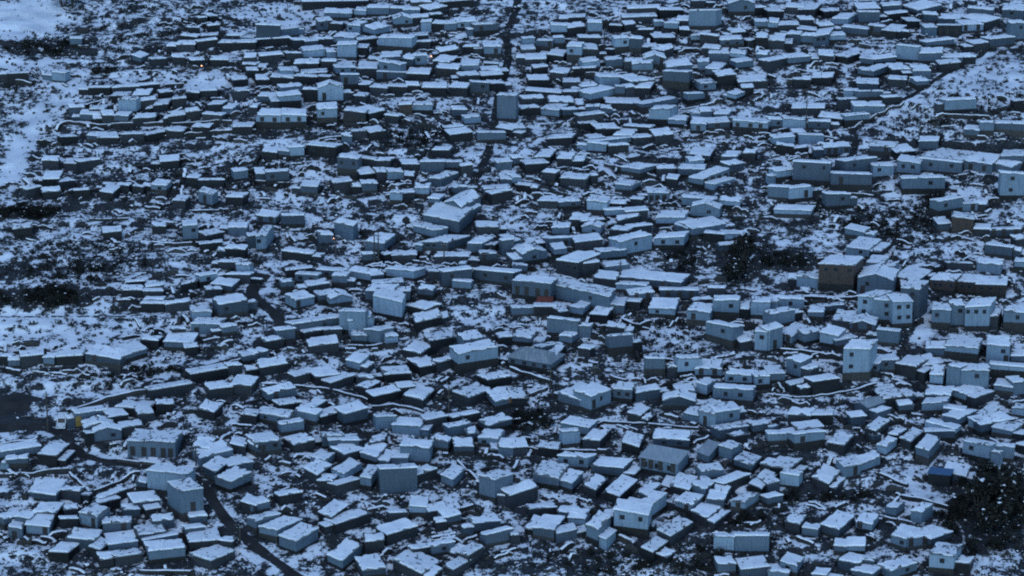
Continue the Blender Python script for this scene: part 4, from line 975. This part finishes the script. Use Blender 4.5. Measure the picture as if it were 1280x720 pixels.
def absorb(mb):
    n = len(mass.v); mass.v += mb.v; mass.uv += mb.uv
    for f, k in zip(mb.f, mb.mi):
        mk = mb.mats[k]
        if mk not in mass.mats: mass.mats.append(mk)
        mass.f.append(tuple(n + i for i in f)); mass.mi.append(mass.mats.index(mk))
for h in small:
    p = shape(h)
    for k in ('wall', 'roof', 'snow', 'stone_base', 'roof_stones', 'flue'):
        if k in p: absorb(p[k])
    for fr, pn in p['window']: absorb(fr); absorb(pn)
    for m in p['door']: absorb(m)
    for m in p.get('lean_to', ()): absorb(m)
if small:
    tag(mass.build('small_houses'), 'dense mass of small snow-roofed stone and tin houses up the hillside', 'houses', kind='stuff')

# ------------------------------------------------------------------ roads and paths
def densify(pts, step):
    out = [pts[0]]
    for a, b in zip(pts, pts[1:]):
        n = max(1, int((b - a).length / step))
        out += [a.lerp(b, (i + 1) / n) for i in range(n)]
    return out
def smooth(pts, it=2):
    for _ in range(it):
        q = [pts[0]]
        for a, b in zip(pts, pts[1:]): q += [a.lerp(b, .25), a.lerp(b, .75)]
        pts = q + [pts[-1]]
    return pts
def inside_house(x, y, m=0):
    for h in HOUSES:
        if h.bb[0] - m < x < h.bb[1] + m and h.bb[2] - m < y < h.bb[3] + m: return True
    return False
ROADC = set()
def ribbon(name, pix, width, mk, lift=.07):
    pts = [Vector((p.x, p.y, 0)) for p in (hit(*q) for q in pix)]
    pts = densify(smooth(pts), .8)
    mb = MB(); vs = []; fs = []; nw = max(2, int(width / .6))
    rnd = random.Random(len(pix) * 13 + int(pix[0][0]))
    for i, p in enumerate(pts):
        rr = int(width / 2 + 1)
        for di in range(-rr, rr + 1):
            for dj in range(-rr, rr + 1): ROADC.add((int(p.x // 1) + di, int(p.y // 1) + dj))
        t = (pts[min(i + 1, len(pts) - 1)] - pts[max(0, i - 1)]).normalized(); s = Vector((t.y, -t.x, 0))
        w = width * (1 + .25 * noise.noise(Vector((p.x / 4, p.y / 4, 0))))
        for k in range(nw + 1):
            q = p + s * (w * (k / nw - .5)); vs.append((q.x, q.y, gz(q.x, q.y) + (lift if 0 < k < nw else -.08)))
    for i in range(len(pts) - 1):
        for k in range(nw): 
            fs.append((i * (nw + 1) + k, i * (nw + 1) + k + 1, (i + 1) * (nw + 1) + k + 1, (i + 1) * (nw + 1) + k))
    mb.shell(vs, fs, mk); ob = mb.build(name)
    for p in ob.data.polygons: p.use_smooth = True
    return tag(ob, kind='structure')
for name, pix, w, mk in RIBBONS: ribbon(name, pix, w, mk)

# ------------------------------------------------------------------ dry stone walls
for pix, hp, lab in WALLS:
    g0 = hit(*pix[0]); dist = proj(g0)[2]
    ht = hp * dist / F / math.cos(PITCH)
    pts = [Vector((p.x, p.y, 0)) for p in (hit(x, y + hp) for x, y in pix)]
    pts = densify(smooth(pts, 1), 1.0)
    mb = MB(); rnd = random.Random(int(pix[0][0]))
    vs = []; fs = []; top = []
    for i, p in enumerate(pts):
        t = (pts[min(i + 1, len(pts) - 1)] - pts[max(0, i - 1)]).normalized(); s = Vector((t.y, -t.x, 0))
        g = gz(p.x, p.y); hh = ht * rnd.uniform(.85, 1.1); th = .28 + rnd.uniform(-.06, .06)
        j = rnd.uniform(-.08, .08)
        for sx, z in ((-th, g - .4), (th, g - .4), (th * .8 + j, g + hh), (-th * .8 + j, g + hh)):
            q = p + s * sx; vs.append((q.x, q.y, z))
        top.append((p + s * j, g + hh, s, th * .8))
    for i in range(len(pts) - 1):
        for k in range(4):
            fs.append((i * 4 + k, i * 4 + (k + 1) % 4, i * 4 + 4 + (k + 1) % 4, i * 4 + 4 + k))
    fs += [(3, 2, 1, 0), tuple(len(vs) - 4 + k for k in range(4))]
    mb.shell(vs, fs, 'drystone')
    o = Vector((pts[0].x, pts[0].y, gz(pts[0].x, pts[0].y)))
    w = tag(mb.build('stone_wall', None, o), lab, 'stone wall', 'stone walls on the slope')
    sn = MB(); vs = []; fs = []
    for q, z, s, th in top:
        for sx, dz in ((-th * 1.02, .01), (-th * .6, rnd.uniform(.06, .16)), (th * .6, rnd.uniform(.06, .16)), (th * 1.02, .01)):
            v = q + s * sx; vs.append((v.x, v.y, z + dz))
    for i in range(len(top) - 1):
        for k in range(3): fs.append((i * 4 + k, i * 4 + k + 1, i * 4 + 5 + k, i * 4 + 4 + k))
    sn.shell(vs, fs, 'snow'); sn.build('snow_cap', w, o)

# ------------------------------------------------------------------ poles and lamps
for bx, by, ty_, lab in POLES:
    g = hit(bx, by); g.z = gz(g.x, g.y); dist = proj(g)[2]; ht = (by - ty_) * dist / F / math.cos(PITCH)
    r = empty('utility_pole', g); tag(r, lab, 'utility pole', 'utility poles among the houses')
    m = MB(); m.tube([g + Vector((0, 0, -.3)), g + Vector((.03, 0, ht * .5)), g + Vector((0.05, 0, ht))], .17, .12, 'wood', 7); m.build('pole', r, g)
    m = MB(); m.box(g + Vector((-.55, -.06, ht - .55)), Vector((1.2, 0, 0)), Vector((0, -.1, 0)), Vector((0, 0, .12)), 'wood'); m.build('crossarm', r, g)
    for sx in (-.45, 0.05, .55):
        m = MB(); q = g + Vector((sx, -.11, ht - .43)); m.tube([q, q + Vector((0, 0, .14))], .05, .035, 'white', 6); m.build('insulator', r, g)
for bx, by, lab in LAMPS:
    g = hit(bx, by + 7); d = ray(bx, by)
    P = CAM + d * ((g.y - .35) / d.y); r = empty('street_lamp', Vector((g.x, g.y, gz(g.x, g.y))))
    o = r.location.copy(); tag(r, lab, 'street lamp', 'lit lamps among the houses')
    m = MB(); m.tube([o + Vector((0, 0, -.2)), Vector((o.x, o.y, P.z + .25))], .06, .045, 'metal'); m.build('pole', r, o)
    m = MB(); m.tube([Vector((o.x, o.y, P.z + .2)), Vector((P.x, P.y, P.z + .22))], .035, .03, 'metal'); m.build('arm', r, o)
    m = MB(); m.tube([P + Vector((0, 0, .26)), P + Vector((0, 0, .12))], .06, .24, 'metal', 8); m.build('lamp_shade', r, o)
    m = MB(); vs = []; n = 8
    m.tube([P + Vector((0, 0, z)) for z in (.13, .06, -.06, -.14)], .12, .13, 'glow', 8); m.build('bulb', r, o)

# ------------------------------------------------------------------ shrubs and trees
def shrub_mesh(seed, tall, nleaf=260):
    rnd = random.Random(seed); lf = MB(); st = MB()
    lobes = [(Vector((rnd.uniform(-.5, .5), rnd.uniform(-.5, .5), rnd.uniform(.35, 1.0) * tall)), rnd.uniform(.28, .5)) for _ in range(7)]
    for c, r in lobes:
        st.tube([Vector((c.x * .15, c.y * .15, -.15)), c * .55 + Vector((rnd.uniform(-.1, .1), 0, 0)), c], .05, .012, 'wood', 5)
        for _ in range(3):
            e = c + Vector((rnd.uniform(-1, 1), rnd.uniform(-1, 1), rnd.uniform(-.2, 1))).normalized() * r * 1.25
            st.tube([c * .7, e], .018, .006, 'wood', 3)
    for _ in range(nleaf):
        c, r = rnd.choice(lobes)
        v = Vector((rnd.gauss(0, 1), rnd.gauss(0, 1), rnd.gauss(0, .8))).normalized() * r * rnd.random() ** .45 * 1.1
        p = c + v; p.z = max(.04, p.z)
        a = Vector((rnd.uniform(-1, 1), rnd.uniform(-1, 1), rnd.uniform(-.6, .8))).normalized() * rnd.uniform(.07, .15)
        b = a.orthogonal().normalized() * rnd.uniform(.05, .10)
        lf.shell([p - a - b * .6, p - a * .2 + b, p + a, p - b * .9], [(0, 3, 2, 1)], 'leaf')
    for c, r in lobes:
        for _ in range(rnd.choice((0,) * 11 + (1,))):
            p = c + Vector((rnd.uniform(-.7, .7) * r, rnd.uniform(-.7, .7) * r, r * rnd.uniform(.55, .9)))
            q = [p + Vector((math.cos(t) * rnd.uniform(.08, .20), math.sin(t) * rnd.uniform(.08, .20), rnd.uniform(-.03, .02))) for t in (0, 1.05, 2.1, 3.14, 4.2, 5.2)]
            lf.shell(q + [p + Vector((0, 0, .06))], [(i, (i + 1) % 6, 6) for i in range(6)], 'snow')
    return lf, st
SHR = []
for i in range(6):
    lf, st = shrub_mesh(50 + i, 1.0 if i < 4 else 2.1, 260 if i < 4 else 460)
    a = lf.build('foliage'); b = st.build('stems'); SHR.append((a.data, b.data))
    bpy.data.objects.remove(a); bpy.data.objects.remove(b)
def shrub(px, py, size, lab, grp, name, cat, rnd):
    g = hit(px, py)
    if inside_house(g.x, g.y, .3): return
    g.z = gz(g.x, g.y) - .05
    e = empty(name, g); tag(e, lab, cat, grp); k = rnd.randrange(4) if name == 'shrub' else 4 + rnd.randrange(2)
    e.rotation_euler.z = rnd.uniform(0, 6.3); e.scale = (size * rnd.uniform(.9, 1.3), size, size * rnd.uniform(.75, 1.05))
    for nm, me in (('foliage' if name == 'shrub' else 'crown', SHR[k][0]), ('stems' if name == 'shrub' else 'trunk', SHR[k][1])):
        o = bpy.data.objects.new(nm, me); COL.objects.link(o); o.parent = e
rnd = random.Random(5)
for name, n, (cx, cy, rx, ry), (s0, s1), lab, grp, cat in CLUMPS:
    for _ in range(n):
        t = rnd.uniform(0, 6.283); q = rnd.random() ** .5
        shrub(cx + rx * q * math.cos(t), cy + ry * q * math.sin(t), rnd.uniform(s0, s1), lab, grp, name, cat, rnd)

# low scrub and stones scattered on the open ground: beyond counting
rnd = random.Random(11)
GRID = {}
for h in HOUSES:
    for i in range(int(h.bb[0] // 4), int(h.bb[1] // 4) + 1):
        for j in range(int(h.bb[2] // 4), int(h.bb[3] // 4) + 1): GRID.setdefault((i, j), []).append(h)
def free(x, y):
    if (int(x // 1), int(y // 1)) in ROADC: return False
    for h in GRID.get((int(x // 4), int(y // 4)), ()):
        if h.bb[0] - .2 < x < h.bb[1] + .2 and h.bb[2] - .2 < y < h.bb[3] + .2: return False
    return True
rocks, tufts = MB(), MB()
nr = nt = 0
while nr < 15000:
    y = rnd.uniform(432, 770); x = rnd.uniform(-1, 1) * (y * .192 + 6)
    if not free(x, y): continue
    z = gz(x, y); c = cover(x, y, z)
    if rnd.random() < (c - .30) * 1.9: continue
    nr += 1; r = .18 + .42 * rnd.random() ** 2.2; n = 5
    a0 = rnd.uniform(0, 6); vs = []
    for k in range(n): vs.append(Vector((x + r * math.cos(a0 + k * 1.2566) * rnd.uniform(.7, 1.3), y + r * math.sin(a0 + k * 1.2566) * rnd.uniform(.7, 1.2), z - .12)))
    for k in range(n): vs.append(Vector((x + r * .6 * math.cos(a0 + k * 1.2566) * rnd.uniform(.6, 1.3), y + r * .6 * math.sin(a0 + k * 1.2566) * rnd.uniform(.6, 1.2), z + r * rnd.uniform(.45, .95))))
    fs = [(k, (k + 1) % n, n + (k + 1) % n, n + k) for k in range(n)]
    rocks.shell(vs, fs, 'rock'); rocks.shell(vs[n:], [tuple(range(n))], 'rock' if rnd.random() < .45 else 'snow')
while nt < 11000:
    y = rnd.uniform(432, 770); x = rnd.uniform(-1, 1) * (y * .192 + 6)
    if not free(x, y): continue
    z = gz(x, y); c = cover(x, y, z)
    if rnd.random() < (c - .22) * 2.1: continue
    nt += 1; r = rnd.uniform(.25, .65)
    for _ in range(7):
        p = Vector((x + rnd.gauss(0, r * .5), y + rnd.gauss(0, r * .5), z + rnd.uniform(-.05, r * .8)))
        a = Vector((rnd.uniform(-1, 1), rnd.uniform(-1, 1), rnd.uniform(0, 1.2))).normalized() * rnd.uniform(.12, .3); b = a.orthogonal().normalized() * rnd.uniform(.06, .14)
        tufts.shell([p - a - b, p + b, p + a, p - b], [(0, 3, 2, 1)], 'leaf')
# broken yard walls, rubble heaps and scrap between the houses
rub = MB(); k = 0
while k < 3900:
    h = rnd.choice(HOUSES); q = rnd.choice(h.P)
    x = q.x + rnd.gauss(0, 3.2); y = q.y + rnd.gauss(0, 3.2)
    if not free(x, y): k += .2; continue
    k += 1
    yaw = math.atan2(h.u.y, h.u.x) + rnd.choice((0, 0, 0, math.pi / 2)) + rnd.gauss(0, .25)
    u = Vector((math.cos(yaw), math.sin(yaw), 0)); nrm = Vector((-u.y, u.x, 0)); ln = rnd.uniform(.6, 3.8); hh = rnd.uniform(.3, 1.15); th = rnd.uniform(.2, .5)
    n = max(2, int(ln / .7)); P = [Vector((x, y, 0)) + u * (ln * (i / n - .5)) for i in range(n + 1)]
    if not all(free(p.x, p.y) for p in (P[0], P[-1])): continue
    vs = []; cap = []
    for i, p in enumerate(P):
        z = gz(p.x, p.y); t = hh * rnd.uniform(.6, 1.15) * (1 if 0 < i < n else rnd.uniform(.4, 1))
        j = nrm * rnd.uniform(-.1, .1)
        for sx, zz in ((-th, z - .3), (th, z - .3), (th * .75, z + t), (-th * .75, z + t)):
            w_ = p + j + nrm * sx; vs.append(Vector((w_.x, w_.y, zz)))
        for sx, dz in ((-th * .8, .012), (-th * .4, .13), (th * .5, .13), (th * .8, .012)):
            w_ = p + j + nrm * sx; cap.append(Vector((w_.x, w_.y, z + t + dz)))
    fs = [(a_ * 4 + c_, a_ * 4 + (c_ + 1) % 4, a_ * 4 + 4 + (c_ + 1) % 4, a_ * 4 + 4 + c_) for a_ in range(n) for c_ in range(4)]
    fs += [(3, 2, 1, 0), tuple(4 * n + c_ for c_ in range(4))]
    rub.shell(vs, fs, 'drystone')
    if rnd.random() < .62:
        rub.shell(cap, [(a_ * 4 + c_, a_ * 4 + c_ + 1, a_ * 4 + 5 + c_, a_ * 4 + 4 + c_) for a_ in range(n) for c_ in range(3)], 'snow')
tag(rub.build('rubble'), 'broken dry stone yard walls and rubble between the houses', 'rubble', kind='stuff')
tag(rocks.build('stones'), 'dark stones poking through the patchy snow', 'stones', kind='stuff')
for bx, by, rx, ry, num in DOTS:
    for _ in range(num):
        t = rnd.uniform(0, 6.283); q = rnd.random() ** .5
        g = hit(bx + rx * q * math.cos(t), by + ry * q * math.sin(t)); x, y = g.x, g.y
        if not free(x, y): continue
        z = gz(x, y); r = rnd.uniform(.35, .8)
        for _ in range(16):
            p = Vector((x + rnd.gauss(0, r * .45), y + rnd.gauss(0, r * .45), z + rnd.uniform(-.05, r * .9)))
            a = Vector((rnd.uniform(-1, 1), rnd.uniform(-1, 1), rnd.uniform(0, 1.2))).normalized() * rnd.uniform(.14, .32); b = a.orthogonal().normalized() * rnd.uniform(.08, .17)
            tufts.shell([p - a - b, p + b, p + a, p - b], [(0, 3, 2, 1)], 'leaf')
tag(tufts.build('scrub'), 'low dark scrub tufts poking through the snow', 'scrub', kind='stuff')

# ------------------------------------------------------------------ van at the junction, rust tarp
g = hit(76, 538); g.z = gz(g.x, g.y); v = empty('van', g)
tag(v, 'white van parked at the road junction beside the yellow-ended shed', 'van')
X, Y, Zv = Vector((1, 0, 0)), Vector((0, 1, 0)), Vector((0, 0, 1))
m = MB()
pr = [(0, .35), (0, 1.0), (.9, 1.15), (1.5, 1.95), (4.4, 1.98), (4.5, 1.2), (4.5, .35)]
L0 = [g + X * -.85 + Y * a + Zv * b for a, b in pr]; L1 = [p + X * 1.7 for p in L0]
n = len(pr); m.shell(L0 + L1, [tuple(range(n)), tuple(range(2 * n - 1, n - 1, -1))] + [(i, n + i, n + (i + 1) % n, (i + 1) % n) for i in range(n)], 'white'); m.build('body', v, g)
def quadslab(pts, t, mk):
    m = MB(); nn = (pts[1] - pts[0]).cross(pts[3] - pts[0]).normalized() * t; m.prism([p - nn for p in pts], [p + nn for p in pts], mk); return m
A = g + Y * .93 + Zv * 1.2; B = g + Y * 1.46 + Zv * 1.88
quadslab([A + X * -.72, A + X * .72, B + X * .68, B + X * -.68], .02, 'glass').build('windscreen', v, g)
for sx in (-1, 1):
    m = MB(); m.box(g + X * (sx * .86 - .01) + Y * 1.6 + Zv * 1.3, X * .02, Y * 2.6, Zv * .5, 'glass'); m.build('side_window', v, g)
    m = MB(); m.tube([g + X * (sx * .6) + Y * .02 + Zv * .8, g + X * (sx * .6) + Y * -.05 + Zv * .8], .12, .1, 'frame', 8); m.build('headlight', v, g)
    for yy in (.9, 3.6):
        q = g + X * (sx * .72) + Y * yy + Zv * .33
        m = MB(); m.tube([q, q + X * sx * .2], .33, .33, 'rubber', 14); w = m.build('wheel', v, g)
        m = MB(); m.tube([q + X * sx * .2, q + X * sx * .215], .18, .18, 'metal', 10); m.build('rim', w, g)
m = MB(); m.box(g + X * -.8 + Y * 1.55 + Zv * 1.985, X * 1.6, Y * 2.75, Zv * .12, 'snow'); m.build('roof_snow', v, g)
g = hit(680, 386); g.z = gz(g.x, g.y)
tp = empty('tarp_shelter', g); tag(tp, 'rust-red tarp on posts in the yard below the street row', 'shelter')
quadslab([g + Vector((-1.9, -.2, 1.5)), g + Vector((1.7, -.5, 1.7)), g + Vector((2.0, 2.3, 2.2)), g + Vector((-1.3, 2.3, 2.3))], .03, 'rust').build('tarp', tp, g)
for q in ((-1.7, 0), (1.5, -.2), (1.8, 2.0), (-1.1, 2.0)):
    b = g + Vector((q[0], q[1], 0)); m = MB(); m.tube([Vector((b.x, b.y, gz(b.x, b.y) - .2)), Vector((b.x, b.y, g.z + 1.55 + (.6 if q[1] > 1 else 0)))], .05, .05, 'wood'); m.build('post', tp, g)

# ------------------------------------------------------------------ light: overcast blue dusk
w = bpy.data.worlds.new('World'); SC.world = w; w.use_nodes = True
nt = w.node_tree; bg = nt.nodes['Background']
EL, AZ = R(52), R(200)           # soft light from behind the camera
sky = nt.nodes.new('ShaderNodeTexSky'); sky.sky_type = 'NISHITA'; sky.sun_disc = False
sky.sun_elevation = EL; sky.sun_rotation = AZ; sky.altitude = 3500; sky.ozone_density = 4.0; sky.dust_density = 0.4
tn = nt.nodes.new('ShaderNodeMix'); tn.data_type = 'RGBA'; tn.blend_type = 'MULTIPLY'; tn.inputs[0].default_value = 1
tn.inputs[7].default_value = (*TINT, 1); nt.links.new(sky.outputs[0], tn.inputs[6]); nt.links.new(tn.outputs[2], bg.inputs[0]); bg.inputs[1].default_value = SKY
sd = bpy.data.lights.new('sun', 'SUN'); sd.energy = SUN; sd.angle = R(50); sd.color = (.94, .97, 1.0)
so = bpy.data.objects.new('sun', sd); COL.objects.link(so)
# direction towards the sun
td = Vector((math.sin(AZ) * math.cos(EL), math.cos(AZ) * math.cos(EL), math.sin(EL)))
so.rotation_euler = td.to_track_quat('Z', 'Y').to_euler(); so.location = (0, 300, 400)
vs_ = SC.view_settings; vs_.view_transform = 'Standard'; vs_.look = 'None'; vs_.gamma = 1; vs_.use_curve_mapping = False
vs_.exposure = EXPO
SC.cycles.filter_width = 2.0; SC.cycles.max_bounces = 4; SC.cycles.diffuse_bounces = 2; SC.cycles.use_denoising = False
